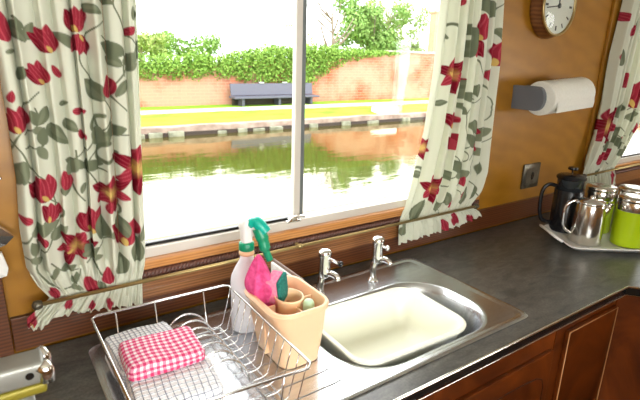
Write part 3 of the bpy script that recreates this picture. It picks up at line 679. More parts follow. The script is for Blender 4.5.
b = BM(); lathe(b, [(.0205, 0), (RR-.003, 0), (RR, .003), (RR, RX1-RX0-.003), (RR-.003, RX1-RX0), (.0205, RX1-RX0), (.0205, 0)], (RX0, RY, RZ), 48, 'X', caps=False); obj('paper_roll', b, PAPER, pr_, auto=40)
b = BM(); pts = [(RY-RR*.98, RZ-.005), (RY-RR*1.02, RZ-.03), (RY-RR*.98, RZ-.052)]
A = [b.verts.new((RX0+.02, y, z)) for y, z in pts]; B_ = [b.verts.new((RX1-.004, y, z)) for y, z in pts]
A2 = [b.verts.new((RX0+.02, y+.0015, z)) for y, z in pts]; B2 = [b.verts.new((RX1-.004, y+.0015, z)) for y, z in pts]
for i in range(2): b.faces.new((A[i], A[i+1], B_[i+1], B_[i])); b.faces.new((A2[i], B2[i], B2[i+1], A2[i+1]))
b.faces.new((A[2], A2[2], B2[2], B_[2])); b.faces.new((B_[0], B_[1], B2[1], B2[0])); b.faces.new((B_[1], B_[2], B2[2], B2[1]))
obj('loose_sheet', b, PAPER, pr_)

for o in set(COL.objects)-before_holder:      # the holder is fixed a little out of level
    if o.type == 'MESH':
        c_ = Vector((RX0, RY, RZ))-sum((p.location for p in (o.parent,)), Vector())
        o.data.transform(Matrix.Translation(c_) @ Matrix.Rotation(math.radians(-3.2), 4, 'Y') @ Matrix.Translation(-c_))
pl = thing('socket_plate', 'square dark bronze plate with oval hole on the oak wall', 'wall plate', (1.987, 1.205, 1.098))
b = BM(); box(b, 1.925, 2.049, 1.2005, 1.2095, 1.042, 1.154, .003); obj('plate', b, BRASSD, pl, auto=40)
b = BM(); box(b, 1.945, 2.029, 1.1985, 1.2003, 1.062, 1.134, .0008); ra = obj('raised_panel', b, BRASSD, pl)
b = BM(); lathe(b, [(.011, 0), (.011, .0012)], (1.990, 1.1984, 1.098), 20, 'Y', sy=1.6); obj('keyhole', b, BLK, pl)

# ------------------------------------------------------------------ curtain rods
def rod(x0, x1, z0, z1, yy, label):
    t_ = thing('curtain_rod', label, 'curtain rod', ((x0+x1)/2, yy, z0))
    b = BM(); tube(b, [(x0, yy, z0), ((x0+x1)/2, yy, (z0+z1)/2), (x1, yy, z1)], .0048, 12); obj('rod_bar', b, BRASS, t_, smooth=True)
    for xe, ze, s_ in ((x0, z0, -1), (x1, z1, 1)):
        b = BM(); lathe(b, [(.003, -.002), (.009, 0), (.011, .008), (.010, .016), (.003, .020)] if s_ > 0 else [(.003, -.020), (.010, -.016), (.011, -.008), (.009, 0), (.003, .002)], (xe, yy, ze), 16, 'X'); obj('end_finial', b, BRASSD, t_, smooth=True)
    return t_
def bracket(par, x, yy, z):
    b = BM(); lathe(b, [(.012, 0), (.012, .003), (.005, .006), (.005, 1.186-yy-.0)], (x, 1.1875, z), 16, 'Y'); lathe(b, [(.004, -.008), (.0075, -.006), (.0075, .006), (.004, .008)], (x, yy, z), 12, 'X')
    obj('bracket', b, BRASS, par, smooth=True)
YR = 1.150
r1 = rod(.052, 1.545, 1.033, 1.035, YR, 'long aged brass rod gathering the curtains across the sink window'); bracket(r1, .735, YR, 1.034)
r2 = rod(2.36, 3.9, 1.067, 1.067, YR, 'aged brass rod holding the curtain at the far right window')
t_ = thing('curtain_rail', 'brass rail from which the sink window curtains hang', 'curtain rail', (.8, YR+.01, 1.90))
b = BM(); tube(b, [(-.2, 1.165, 1.90), (1.75, 1.165, 1.90)], .006, 10); obj('rail_bar', b, BRASS, t_)
t_ = thing('curtain_rail', 'brass rail from which the far right curtain hangs', 'curtain rail', (3, YR+.01, 1.90))
b = BM(); tube(b, [(2.40, 1.165, 1.90), (3.95, 1.165, 1.90)], .006, 10); obj('rail_bar', b, BRASS, t_)

# ------------------------------------------------------------------ curtains
CM = mat('printed_curtain_cotton', (.8, .8, .7), .9, spec=.1); t, N, L, b = nodes(CM)
at = N.new('ShaderNodeAttribute'); at.attribute_name = 'print'; L.new(at.outputs['Color'], b.inputs['Base Color'])
tl = N.new('ShaderNodeBsdfTranslucent'); L.new(at.outputs['Color'], tl.inputs[0]); ms = N.new('ShaderNodeMixShader'); ms.inputs[0].default_value = .26
L.new(b.outputs[0], ms.inputs[1]); L.new(tl.outputs[0], ms.inputs[2]); L.new(ms.outputs[0], N['Material Output'].inputs[0])
wv = N.new('ShaderNodeTexNoise'); wv.inputs['Scale'].default_value = 500; bp = N.new('ShaderNodeBump'); bp.inputs['Strength'].default_value = .2; bp.inputs['Distance'].default_value = .0005
L.new(wv.outputs[0], bp.inputs['Height']); L.new(bp.outputs[0], b.inputs['Normal'])
BASE = np.array((.77, .79, .66)); RED = np.array((.25, .010, .026)); RED2 = np.array((.40, .035, .06)); YELL = np.array((.72, .52, .16)); LEAF = np.array((.20, .23, .145)); LEAF2 = np.array((.26, .29, .19))
def sstep(a, b_, x): t = np.clip((x-a)/(b_-a), 0, 1); return t*t*(3-2*t)
def put(colr, m, c):
    colr[:] = colr*(1-m[:, None])+c*m[:, None]
def petal(P, colr, cx, cz, ang, ln, w, c1, c2=None, vein=True):
    a = math.radians(ang); dx, dz = math.cos(a), math.sin(a)
    X = P[:, 0]-cx; Z = P[:, 1]-cz; u = (X*dx+Z*dz)/ln; v = (-X*dz+Z*dx)
    prof = w*np.power(np.clip(np.sin(np.pi*np.clip(u, 0, 1)**.8), 0, 1), .7)
    m = (1-sstep(prof-.0012, prof+.0012, np.abs(v)))*((u > 0) & (u < 1))
    cc = np.tile(c1, (len(P), 1))
    if c2 is not None: k = sstep(.45, 0, u)[:, None]; cc = cc*(1-k)+c2*k
    if vein: k = (.30*(np.sin(v/w*11+u*3) > .55))[:, None]; cc = cc*(1-k)+np.clip(c1*1.9+.10, 0, .9)*k
    colr[:] = colr*(1-m[:, None])+cc*m[:, None]
def curl(P, colr, pts, w, c):
    pts = [Vector((x, 0, z)) for x, z in pts]; pts = bez(pts, 6); m = np.zeros(len(P))
    for a, b_ in zip(pts, pts[1:]):
        d = np.array((b_.x-a.x, b_.z-a.z)); l2 = max(1e-9, d@d); q = P-np.array((a.x, a.z)); tt = np.clip((q@d)/l2, 0, 1)
        ds = np.linalg.norm(q-tt[:, None]*d, axis=1); m = np.maximum(m, 1-sstep(w*.7, w*1.3, ds))
    put(colr, m, c)
def motif(P, colr, k, x, z, s, ang=0):
    if k == 'lily':
        for i, a in enumerate((80, 140, 200, 262, 320, 25)):
            petal(P, colr, x, z, a+ang, s*(1 if i % 2 else .85), s*.24, RED if i % 2 else RED2, YELL)
        petal(P, colr, x-.1*s, z-.15*s, 100+ang, s*.3, s*.08, YELL, None, False)
    elif k == 'tulip':
        for a, c in ((-22, RED2), (22, RED), (0, RED2)): petal(P, colr, x, z, 90+ang+a, s, s*.26, c, None)
        petal(P, colr, x, z-.02*s, 90+ang+20, s*.34, s*.08, YELL, None, False)
    elif k == 'bud':
        petal(P, colr, x, z, 90+ang, s, s*.30, RED2, None)
    elif k == 'leaf':
        petal(P, colr, x, z, ang, s, s*.26, LEAF, None, False); petal(P, colr, x, z, ang+6, s*.92, s*.10, LEAF2, None, False)
    elif k == 'sprig':
        a = math.radians(ang); curl(P, colr, [(x, z), (x+.5*s*math.cos(a), z+.5*s*math.sin(a)), (x+s*math.cos(a+.5), z+s*math.sin(a+.5))], .0018, LEAF)
        petal(P, colr, x+.5*s*math.cos(a), z+.5*s*math.sin(a), ang+70, s*.6, s*.17, LEAF, None, False); petal(P, colr, x+.3*s*math.cos(a), z+.3*s*math.sin(a), ang-60, s*.55, s*.15, LEAF2, None, False)
    elif k == 'vine':
        a = math.radians(ang); dx, dz = math.cos(a), math.sin(a)
        pts = [(x+dx*s*i/6-dz*s*.10*math.sin(i*1.6), z+dz*s*i/6+dx*s*.10*math.sin(i*1.6)) for i in range(7)]; curl(P, colr, pts, .0017, LEAF)
        for i in (2, 5): petal(P, colr, pts[i][0], pts[i][1], ang+(65 if i % 2 else -60), s*.13, s*.032, LEAF if i % 2 else LEAF2, None, False)
    elif k == 'hook':
        pts = [(x+s*.5*math.cos(math.radians(ang+t_)), z+s*.5*math.sin(math.radians(ang+t_))) for t_ in range(0, 271, 30)]; curl(P, colr, pts, .0045, LEAF)
def lerp1(tab, z):
    zs = [p[1] for p in tab]; xs = [p[0] for p in tab]; o = np.argsort(zs); return np.interp(z, np.array(zs)[o], np.array(xs)[o])
def curtain(name, label, Lt, Rt, bot, zrod, nf, seed, motifs, ztop=1.90, nu=300, nv=430, amp=.024, ybase=1.164):
    # rows from top to bottom; below the rod a ruffled heading
    s = np.linspace(0, 1, nu); zt = np.linspace(1, 0, nv)
    zb = lerp1([(b_[1], b_[0]) for b_ in bot], s) if False else np.interp(s, [b_[0] for b_ in bot], [b_[1] for b_ in bot])
    rg = random.Random(seed); warp = [rg.uniform(-.5, .5) for _ in range(6)]
    sw = s + .018*np.sin(2*np.pi*(s*2+warp[0])) + .012*np.sin(2*np.pi*(s*5+warp[1]))
    V = np.zeros((nv, nu, 3)); F2 = np.zeros((nv, nu, 2))
    for i, t_ in enumerate(zt):
        z = zb+(ztop-zb)*t_
        zl = float(np.mean(z)); Lx = lerp1(Lt, z); Rx = lerp1(Rt, z)
        near = np.exp(-((z-zrod)/.030)**2); low = 1/(1+np.exp((z-zrod-.05)/.02))
        ph = .35*np.sin(z*3.1+seed)
        f = 1-2*np.abs(np.sin(np.pi*(sw*nf+ph*.3)))**.8+.12*np.sin(2*np.pi*(sw*nf*1.7+warp[2]+z*.4))
        fr_ = np.sin(2*np.pi*(sw*nf*3.1+.6*np.sin(z*9)))+.5*np.sin(2*np.pi*(sw*nf*5.3+warp[3]))
        a_ = amp*(.75+.25*np.sin(s*9+seed))*(1-.70*near)
        y = ybase + a_*f*(1-.55*low) + .0045*fr_*(np.clip(low, 0, 1))
        y = np.where(near > .15, y+.006*near, y)
        y = np.where(z < 1.10, np.minimum(y, 1.1685), np.minimum(y, 1.184))
        y = np.where(np.abs(z-zrod) < .016, np.maximum(y, 1.157), y)
        x = Lx+(Rx-Lx)*s + .0045*np.cos(2*np.pi*(sw*nf+ph*.3))*np.sin(np.pi*s)
        zz = z + .0035*np.sin(2*np.pi*sw*nf*1.7+seed)*(i > nv-14)
        V[i, :, 0] = x; V[i, :, 1] = y; V[i, :, 2] = zz; F2[i, :, 0] = x; F2[i, :, 1] = z
    P = F2.reshape(-1, 2).copy()
    P[:, 0] += .003*np.sin(P[:, 1]*90)
    colr = np.tile(BASE, (len(P), 1))
    for m_ in motifs: motif(P, colr, *m_)
    me = bpy.data.meshes.new(name)
    idx = np.arange(nu*nv).reshape(nv, nu)
    fc = np.stack([idx[:-1, :-1], idx[1:, :-1], idx[1:, 1:], idx[:-1, 1:]], -1).reshape(-1, 4)
    me.from_pydata(V.reshape(-1, 3).tolist(), [], fc.tolist())
    ca = me.color_attributes.new('print', 'FLOAT_COLOR', 'POINT')
    c4 = np.ones((len(P), 4), dtype=np.float32); c4[:, :3] = colr; ca.data.foreach_set('color', c4.ravel())
    me.polygons.foreach_set('use_smooth', np.ones(len(me.polygons), dtype=bool))
    me.materials.append(CM)
    o = bpy.data.objects.new(name, me); COL.objects.link(o)
    sm = o.modifiers.new('thickness', 'SOLIDIFY'); sm.thickness = .0012; sm.offset = 0
    return prop(o, label, 'curtain', None)
# where each flower, leaf and tendril of the print lies on the cloth: kind, x, z, size, angle
MA = [('vine',0.031,1.046,0.456,82),('vine',0.095,1.053,0.375,95),('vine',0.164,1.258,0.391,80),('vine',0.199,1.052,0.338,88),('vine',0.264,1.455,0.264,85),('sprig',0.088,1.598,0.0452,80),('leaf',0.087,1.594,0.0439,115),('leaf',0.09,1.598,0.0388,60),('tulip',0.134,1.576,0.0534,25),('bud',0.143,1.525,0.028,20),('tulip',0.113,1.513,0.0474,28),('leaf',0.066,1.521,0.031,60),('bud',0.057,1.593,0.0585,10),('leaf',0.052,1.574,0.0181,10),('tulip',0.187,1.617,0.0506,8),('tulip',0.19,1.613,0.0422,170),('leaf',0.224,1.478,0.06,130),('leaf',0.196,1.67,0.0388,-20),('bud',0.237,1.482,0.05,5),('leaf',0.268,1.551,0.0389,150),('leaf',0.272,1.521,0.0419,240),('leaf',0.299,1.564,0.0449,75),('bud',0.282,1.618,0.0294,-60),('leaf',0.296,1.647,0.0299,80),('sprig',0.266,1.531,0.0882,85),('bud',0.054,1.478,0.0239,0),('tulip',0.062,1.418,0.0533,20),('sprig',0.069,1.413,0.056,40),('leaf',0.092,1.431,0.0428,60),('leaf',0.111,1.432,0.0571,-55),('sprig',0.062,1.385,0.0647,5),('leaf',0.058,1.36,0.0514,-100),('leaf',0.049,1.34,0.0371,250),('bud',0.156,1.455,0.0265,-85),('bud',0.176,1.394,0.0246,10),('leaf',0.137,1.47,0.02,20),('hook',0.215,1.426,0.0396,90),('hook',0.22,1.363,0.0414,80),('sprig',0.202,1.44,0.077,-60),('leaf',0.138,1.439,0.04,-40),('tulip',0.096,1.268,0.0586,20),('lily',0.223,1.269,0.0478,10),('lily',0.285,1.32,0.0653,5),('leaf',0.128,1.275,0.0419,80),('leaf',0.166,1.3,0.025,-100),('bud',0.133,1.286,0.0451,5),('sprig',0.154,1.373,0.077,-70),('bud',0.056,1.225,0.029,60),('tulip',0.09,1.219,0.0443,-10),('bud',0.074,1.166,0.029,20),('lily',0.135,1.153,0.0461,100),('leaf',0.089,1.177,0.0344,50),('sprig',0.031,1.137,0.0547,30),('sprig',0.083,1.125,0.0547,-60),('tulip',0.175,1.18,0.0604,5),('bud',0.212,1.223,0.028,0),('tulip',0.247,1.136,0.0693,5),('leaf',0.191,1.157,0.0612,85),('leaf',0.231,1.21,0.0578,-75),('sprig',0.152,1.11,0.0525,50),('leaf',0.149,1.128,0.0392,20),('leaf',0.262,1.085,0.0636,80),('leaf',0.281,1.139,0.0424,80),('leaf',0.234,1.057,0.0601,100),('sprig',0.103,1.051,0.0525,20),('bud',0.083,1.031,0.035,10),('bud',0.162,1.02,0.0546,8),('bud',0.198,1.037,0.0473,0),('tulip',0.031,0.98,0.0284,10),('bud',0.106,0.999,0.0291,0),('bud',0.157,0.984,0.0255,0),('bud',0.197,0.978,0.0265,0),('leaf',0.177,1.053,0.0354,-80)]
MB = [('vine',1.473,1.07,0.697,85),('vine',1.357,1.029,0.451,72),('vine',1.571,1.056,0.817,86),('hook',1.321,1.673,0.0502,-40),('leaf',1.288,1.634,0.0348,100),('lily',1.342,1.538,0.0686,20),('tulip',1.474,1.654,0.0879,0),('tulip',1.464,1.654,0.0635,180),('bud',1.431,1.599,0.0647,0),('tulip',1.565,1.568,0.0906,-5),('leaf',1.419,1.691,0.0435,-80),('leaf',1.555,1.698,0.0462,-60),('leaf',1.407,1.586,0.111,75),('sprig',1.408,1.518,0.1047,-85),('leaf',1.533,1.553,0.0476,-70),('leaf',1.486,1.504,0.0476,-95),('leaf',1.277,1.439,0.0416,10),('leaf',1.382,1.484,0.0462,60),('bud',1.357,1.756,0.026,0),('bud',1.536,1.511,0.0504,-10),('tulip',1.361,1.353,0.0586,0),('tulip',1.374,1.273,0.0619,10),('lily',1.229,1.292,0.0518,20),('leaf',1.2,1.21,0.0392,-20),('hook',1.215,1.209,0.0333,0),('lily',1.293,1.141,0.0608,15),('leaf',1.358,1.201,0.053,-65),('sprig',1.422,1.136,0.112,70),('sprig',1.481,1.226,0.1092,60),('bud',1.522,1.318,0.0382,10),('bud',1.522,1.253,0.0382,20),('leaf',1.477,1.376,0.0654,-60),('bud',1.469,1.126,0.0392,10),('bud',1.467,1.071,0.0344,0),('leaf',1.552,1.219,0.0762,-100),('leaf',1.477,1.05,0.0743,80),('leaf',1.395,1.062,0.0613,110),('leaf',1.212,1.026,0.0902,60),('leaf',1.521,1.063,0.0685,70),('bud',1.401,0.953,0.0588,20),('bud',1.455,0.968,0.0602,20),('bud',1.563,0.965,0.0554,50),('leaf',1.168,0.981,0.053,70),('bud',1.409,1.048,0.0344,0),('leaf',1.333,1.044,0.049,60)]
MC = [('vine',2.575,1.071,0.8167,72),('vine',2.704,1.163,0.891,80),('bud',2.487,1.782,0.0635,60),('bud',2.526,1.715,0.0748,-50),('leaf',2.592,1.744,0.0553,100),('leaf',2.507,1.58,0.0845,100),('tulip',2.695,1.378,0.1427,-10),('lily',2.485,1.299,0.108,30),('bud',2.746,1.456,0.0567,0),('leaf',2.57,1.334,0.103,60),('leaf',2.587,1.193,0.0973,80),('leaf',2.493,1.181,0.0764,30),('bud',2.79,1.241,0.0728,-10),('leaf',2.741,1.275,0.0694,-80),('bud',2.636,1.2,0.0408,0),('bud',2.462,1.108,0.0801,-40),('bud',2.513,1.129,0.0714,-40),('sprig',2.617,1.119,0.1351,60),('leaf',2.712,1.194,0.0909,-80),('bud',2.59,1.478,0.0726,0),('leaf',2.806,1.375,0.0681,60),('bud',2.66,0.987,0.0767,0),('leaf',2.484,1.05,0.0496,40),('bud',2.487,1.58,0.0609,20)]
curtain('curtain', 'left floral curtain, red lilies on cream, hanging at the near side of the window',
    [(.030, 1.9), (.036, 1.667), (.041, 1.44), (.041, 1.318), (.033, 1.209), (.034, 1.115), (.050, 1.07), (.070, 1.036), (.040, 1.01), (.008, .985), (.0, .96)],
    [(.318, 1.9), (.31, 1.69), (.303, 1.45), (.291, 1.12), (.285, 1.069), (.276, 1.036), (.272, .96)],
    [(0, .994), (.12, .966), (.3, .990), (.5, .984), (.75, .975), (1, .966)], 1.034, 8, 1.3, MA)
curtain('curtain', 'middle floral curtain between the sink window and the paper towel holder',
    [(1.28, 1.9), (1.27, 1.77), (1.262, 1.551), (1.238, 1.352), (1.188, 1.128), (1.161, 1.036), (1.158, .95)],
    [(1.545, 1.9), (1.555, 1.794), (1.578, 1.589), (1.582, 1.406), (1.590, 1.172), (1.572, 1.094), (1.545, 1.036), (1.585, 1.005), (1.61, .96)],
    [(0, .950), (.35, .960), (.7, .962), (1, .984)], 1.034, 7.5, 4.1, MB, nu=260)
curtain('curtain', 'far right floral curtain half cut off by the picture edge, above the canisters',
    [(2.470, 1.9), (2.456, 1.781), (2.435, 1.605), (2.440, 1.423), (2.419, 1.234), (2.375, 1.10), (2.372, 1.067), (2.38, .96)],
    [(2.95, 1.9), (2.93, 1.6), (2.875, 1.40), (2.84, 1.31), (2.785, 1.24), (2.70, 1.12), (2.68, 1.067), (2.72, .96)],
    [(0, 1.0), (.4, .97), (.7, .965), (1, .975)], 1.068, 9.5, 2.2, MC, nu=260)

# ------------------------------------------------------------------ oddments at the left edge
st = thing('metal_stand', 'grey metal stand close to the camera with a yellow-bottomed arm end', 'stand', (-.03, .675, .9))
b = BM(); vs = box(b, -.12, .024, .652, .694, 1.158, 1.190, .006, 3); vs2 = []
for v in b.verts: v.co.z += (v.co.x-.024)*-.02
obj('arm', b, GREYM, st, auto=45)
b = BM(); box(b, -.118, .022, .654, .692, 1.142, 1.1575, .004); obj('arm_underside', b, YEL, st, auto=45)
b = BM(); tube(b, [(.018, .655, 1.186), (.024, .655, 1.176), (.023, .655, 1.160)], .0095, 12); tube(b, [(.018, .69, 1.186), (.024, .69, 1.176), (.023, .69, 1.160)], .0095, 12); obj('rounded_end', b, STEELB, st, smooth=True)
b = BM(); lathe(b, [(.005, 0), (.005, .0012)], (.004, .6519, 1.175), 16, 'Y'); obj('screw_hole', b, BLK, st)
b = BM(); lathe(b, [(.045, 0), (.047, .002), (.044, .010), (.014, .016), (.0115, .03), (.0115, .2415)], (-.005, .675, .9005), 24); obj('stem', b, GREYM, st, smooth=True)
pk = thing('foil_packet', 'shiny silver foil packet hanging on the wall at the left picture edge', 'packet', (-.03, 1.19, 1.2))
b = BM()
def sheet(pts, th, y, m, name, par):
    b = BM(); A = []; B_ = []
    for i, (x, z) in enumerate(pts):
        dy = .004*math.sin(i*2.1); A.append(b.verts.new((x, y+dy, z))); B_.append(b.verts.new((x, y+th, z)))
    cA = b.verts.new((sum(p[0] for p in pts)/len(pts), y-.018, sum(p[1] for p in pts)/len(pts)+.008))
    n = len(pts)
    for i in range(n): b.faces.new((A[i], A[(i+1) % n], cA)); b.faces.new((A[(i+1) % n], A[i], B_[i], B_[(i+1) % n]))
    b.faces.new(B_); bmesh.ops.recalc_face_normals(b, faces=b.faces[:]); return obj(name, b, m, par)
YP = 1.168
sheet([(.020, 1.195), (.004, 1.178), (-.04, 1.165), (-.12, 1.175), (-.13, 1.255), (-.06, 1.262), (-.02, 1.238)], .018, YP, SILV, 'foil_body', pk)
sheet([(-.006, 1.160), (.001, 1.122), (-.004, 1.108), (-.05, 1.100), (-.12, 1.105), (-.12, 1.172), (-.02, 1.1635)], .014, YP+.004, WHITEP, 'paper_flap', pk)
hk = thing('wall_hook', 'tiny curved chrome hook on the panel left of the left curtain', 'hook', (-.01, 1.2, 1.32))
b = BM(); lathe(b, [(.010, 0), (.010, .004), (.004, .006)], (-.022, 1.2095, 1.325), 14, 'Y'); obj('rose', b, CHROME, hk)
b = BM(); tube(b, bez([(-.022, 1.204, 1.325), (-.018, 1.18, 1.318), (-.002, 1.170, 1.317), (.014, 1.170, 1.325)], 6), .0032, 8); obj('hook_arm', b, CHROME, hk, smooth=True)

# ------------------------------------------------------------------ outside: canal, far bank, wall, ivy, trees
ZW = .1
b = BM(); box(b, -14, 40, 1.6, 8.86, ZW-.05, ZW); struct('canal_water', b, WATER)
b = BM()
nx_, ys = 60, (9.02, 9.35, 9.9, 10.35, 11.0, 11.25, 13, 40)
zs = (.262, .32, .345, .36, .37, .38, .4, .6)
vs = [[b.verts.new((-14+54*i/nx_, y, z+(.02*noise.noise(Vector((i*.7, y*3, 0))) if 9.1 < y < 11 else 0))) for i in range(nx_+1)] for y, z in zip(ys, zs)]
for j in range(len(ys)-1):
    for i in range(nx_):
        f = b.faces.new((vs[j][i], vs[j][i+1], vs[j+1][i+1], vs[j+1][i])); f.smooth = True; f.material_index = 0
struct('far_bank_ground', b, GRASS)
b = BM(); x0 = -14
pt = []
for i in range(101):
    x = -14+54*i/100; o_ = .25 if x < 3.3 else .25
    e = .06*noise.noise(Vector((x*.8, 1, 1))); pt.append((x, 10.05+o_*0+e, 10.42+e*.5))
lo2 = [b.verts.new((x, y0, .372)) for x, y0, y1 in pt]; hi2 = [b.verts.new((x, y1, .388)) for x, y0, y1 in pt]
lo3 = [b.verts.new((x, y0, .33)) for x, y0, y1 in pt]; hi3 = [b.verts.new((x, y1, .33)) for x, y0, y1 in pt]
for i in range(100):
    b.faces.new((lo2[i], lo2[i+1], hi2[i+1], hi2[i])); b.faces.new((lo3[i], lo3[i+1], lo2[i+1], lo2[i])); b.faces.new((hi2[i], hi2[i+1], hi3[i+1], hi3[i]))
struct('towpath', b, PATHM)
b = BM(); box(b, -14, 40, 8.78, 9.06, .10, .262)
for v in b.verts: pass
bmesh.ops.subdivide_edges(b, edges=[e for e in b.edges if abs(e.verts[0].co.x-e.verts[1].co.x) > 1], cuts=260)
for v in b.verts:
    if v.co.y < 8.9: v.co.y += .05*noise.noise(Vector((v.co.x*2.2, v.co.z*9, 0))); v.co.z += (.035*noise.noise(Vector((v.co.x*1.3, 5, 0))) if v.co.z > .2 else 0)
struct('bank_coping', b, KERB)
b = BM(); box(b, -14, 40, 8.74, 8.79, .0, .165); struct('bank_mud_line', b, MUD)
x = 1.4; k = 0
while x < 10.5:
    w_ = R.uniform(.18, .42); b = BM(); box(b, x, x+w_*.85, 8.69, 8.80, ZW-.03, ZW+R.uniform(.05, .095), .018, 2)
    for v in b.verts: v.co += Vector((0, .02, .012))*noise.noise(v.co*7)
    if R.random() < .72: prop(obj('bank_stone', b, STONE, auto=50), 'grey stone at the waterline of the far canal bank', 'stone', 'waterline stones of the far bank')
    else: b.free()
    x += w_+R.uniform(.02, .25)
b = BM(); vs = box(b, 7.95, 8.55, 8.95, 9.3, .25, .43, .03, 2)
for v in b.verts: v.co += Vector((.03, .02, .03))*noise.noise(v.co*3)
prop(obj('white_stone_block', b, WHITES, auto=50), 'white stone block on the far bank edge seen through the right pane', 'stone')

# brick wall
b = BM(); WX = [-14, 3.0, 5.0, 6.5, 7.2, 7.8, 8.6, 10.6, 12.1, 15, 40]; WZ = [1.2, 1.2, 1.3, 1.45, 1.5, 1.55, 1.60, 1.70, 1.76, 1.78, 1.8]
f0 = [b.verts.new((x, 11.2, .2)) for x in WX]; f1 = [b.verts.new((x, 11.2, z)) for x, z in zip(WX, WZ)]; k1 = [b.verts.new((x, 11.5, z)) for x, z in zip(WX, WZ)]; k0 = [b.verts.new((x, 11.5, .2)) for x in WX]
for i in range(len(WX)-1):
    for a_, c_ in ((f0, f1), (f1, k1), (k1, k0)): b.faces.new((a_[i], a_[i+1], c_[i+1], c_[i]))
bmesh.ops.recalc_face_normals(b, faces=b.faces[:])
struct('canalside_wall', b, BRICK)
b = BM(); box(b, 10.2, 40, 11.17, 11.53, 1.745, 1.80, .01); 
for v in b.verts: v.co.z += (v.co.x-12.1)*.004
struct('wall_coping', b, mat('wall_coping_stone', (.55, .46, .42), .9))

def leaves(name, label, cat, blobs, n, size, m, group=None, trunk=None, seed=1, parent_group=None):
    """blobs: (x, y, z, rx, ry, rz); leaves scattered mostly near the surface of each blob"""
    rg = np.random.default_rng(seed)
    vol = np.array([b_[3]*b_[5] for b_ in blobs]); pr = vol/vol.sum()
    which = rg.choice(len(blobs), n, p=pr); Bb = np.array(blobs)[which]
    d = rg.normal(size=(n, 3)); d /= np.linalg.norm(d, axis=1)[:, None]; rad = rg.uniform(.55, 1.08, n)[:, None]
    c = Bb[:, :3]+d*rad*Bb[:, 3:]
    a = d+rg.normal(size=(n, 3))*.7; a /= np.linalg.norm(a, axis=1)[:, None]
    u = np.cross(a, rg.normal(size=(n, 3))); u /= np.linalg.norm(u, axis=1)[:, None]; v = np.cross(a, u)
    s = size*rg.uniform(.6, 1.4, n)[:, None]
    P = np.stack([c-u*s*.8, c+v*s*.45+a*s*.12, c+u*s, c-v*s*.45+a*s*.12], 1).reshape(-1, 3)
    me = bpy.data.meshes.new(name); me.from_pydata(P.tolist(), [], np.arange(4*n).reshape(n, 4).tolist()); me.materials.append(m)
    return me
def link(name, me, parent=None):
    o = bpy.data.objects.new(name, me); COL.objects.link(o)
    if parent:
        me.transform(Matrix.Translation(-parent.location)); o.parent = parent
    return o
# ivy mass over the wall, left to right; lower and upper outline
IB = [(1.0, 1.03), (3.2, 1.03), (5.0, 1.02), (6.0, .84), (7.2, .74), (7.76, 1.12), (8.5, 1.46), (9.5, 1.62), (10.6, 1.70)]
IT = [(1.0, 1.55), (3.2, 1.50), (4.3, 1.54), (4.7, 1.50), (5.6, 1.70), (6.3, 1.78), (7.35, 1.84), (8.2, 1.86), (9.5, 1.78), (10.8, 1.78)]
blobs = []; x = 1.2
while x < 10.8:
    lo_ = float(np.interp(x, [a[0] for a in IB], [a[1] for a in IB])); hi_ = float(np.interp(x, [a[0] for a in IT], [a[1] for a in IT]))
    h = max(.05, hi_-lo_); r_ = min(.22, h*.5); z = lo_+r_*.8
    while z < hi_-r_*.6:
        blobs.append((x+R.uniform(-.06, .06), 11.20+R.uniform(-.06, .05), z+R.uniform(-.04, .04), r_*1.05, .18, r_)); z += r_*.9
    blobs.append((x, 11.25, hi_-r_*.8, r_, .26, r_*.9)); x += r_*.85
iv = thing('ivy_hedge', 'mass of green ivy growing over the brick wall across the canal', 'ivy', (6, 11.2, .4))
link('foliage', leaves('ivy', '', '', blobs, 24000, .042, LEAFI, seed=3), iv)
# bench against the wall
bn = thing('canal_bench', 'long dark grey bench with sloping back against the ivy wall', 'bench', (6.2, 11.0, .37))
b = BM(); vs = box(b, 4.98, 7.32, 10.98, 11.02, .60, .885, .006); rot_verts(b.verts[:], (6.2, 11, .62), math.radians(-10), 'X'); obj('backrest', b, BENCHM, bn)
b = BM(); box(b, 4.93, 7.34, 10.66, 11.0, .548, .595, .008); obj('seat', b, BENCHM, bn)
for xx in (5.15, 6.15, 7.1):
    b = BM(); box(b, xx, xx+.07, 10.74, 10.98, .36, .5475, .004); obj('leg', b, BENCHM, bn)
for xx in (5.75, 6.42):
    b = BM(); box(b, xx, xx+.13, 11.0, 11.03, .893, .915, .003); obj('white_bracket', b, WHITES, bn)
b = BM(); box(b, 5.05, 7.2, 11.02, 11.10, .36, .547, .002); obj('under_seat_shade', b, mat('painted_seat_shade', (.05, .045, .035), .9), bn)  # dark box added to stand for the shade below the seat

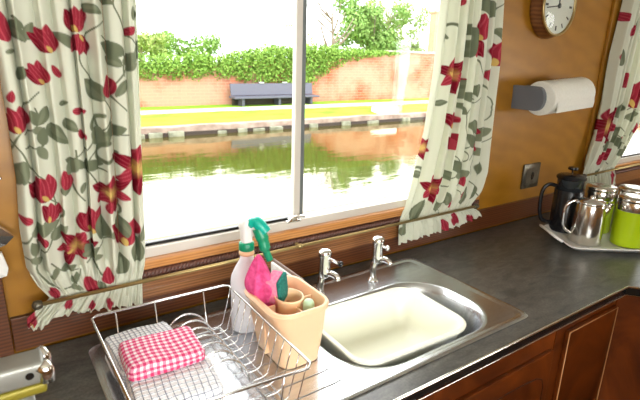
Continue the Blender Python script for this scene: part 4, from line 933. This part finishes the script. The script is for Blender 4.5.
def tree(x, y, h, blobs, n, size, m, label, seed, branches=6, lr=.05):
    t_ = thing('tree', label, 'tree', (x, y, .4), 'trees behind the brick wall')
    b = BM(); rg = random.Random(seed)
    tube(b, bez([(x, y, .35), (x+.05, y, .4+h*.4), (x-.04, y, .4+h*.8)], 6), [lr]*7+[lr*.6]*6, 8)
    for k in range(branches):
        z = .4+h*rg.uniform(.35, .75); a = rg.uniform(0, 6.28); l = h*rg.uniform(.25, .42)
        tube(b, bez([(x, y, z), (x+math.cos(a)*l*.5, y+math.sin(a)*l*.3, z+l*.35), (x+math.cos(a)*l, y+math.sin(a)*l*.5, z+l*rg.uniform(.6, 1.1))], 4), [lr*.5]*5+[lr*.25]*4, 6)
    obj('trunk', b, BARK, t_, smooth=True)
    if n: link('crown', leaves('crown', '', '', blobs, n, size, m, seed=seed), t_)
    return t_
def bl(cx, cz, r, y, n, seed, sq=.8):
    rg = random.Random(seed); return [(cx+rg.uniform(-r, r), y+rg.uniform(-.4, .4), cz+rg.uniform(-r, r)*sq, r*rg.uniform(.25, .45), .4, r*rg.uniform(.22, .38)) for _ in range(n)]
tree(3.6, 13.5, 1.6, bl(3.5, 1.85, .75, 13.5, 10, 2, .5), 1800, .06, LEAFP, 'pale loose shrubby tree behind the wall beside the left curtain', 5)
tree(5.5, 15.6, 1.6, bl(5.6, 1.65, .85, 15.6, 10, 3, .45), 2600, .06, LEAFT, 'low rounded green tree above the wall left of the bench', 6)
tree(9.5, 13.2, 3.1, bl(8.6, 2.2, .6, 13.2, 5, 9, .8), 500, .05, LEAFP, 'nearly bare forked tree just right of the window bar', 8, 14, .06)
tree(12.2, 14.5, 3.3, bl(12.3, 2.35, 1.2, 14.5, 22, 12, .9), 9000, .075, LEAFT, 'dense green tree above the wall in the middle of the right pane', 14, 9)
tree(14.9, 16.6, 3.6, bl(15.1, 2.6, 1.5, 16.6, 18, 15, .9), 6500, .075, LEAFP, 'pale airy tree nearest the middle curtain', 17, 9)
b = BM(); box(b, 14.55, 15.05, 13.6, 13.9, .4, 3.25, .01); box(b, 14.50, 15.10, 13.55, 13.95, 3.25, 3.33, .01)
prop(obj('brick_pier', b, mat('pale_brick', (.55, .30, .2), .9)), 'tall narrow brick pier behind the wall beside the middle curtain', 'pier')
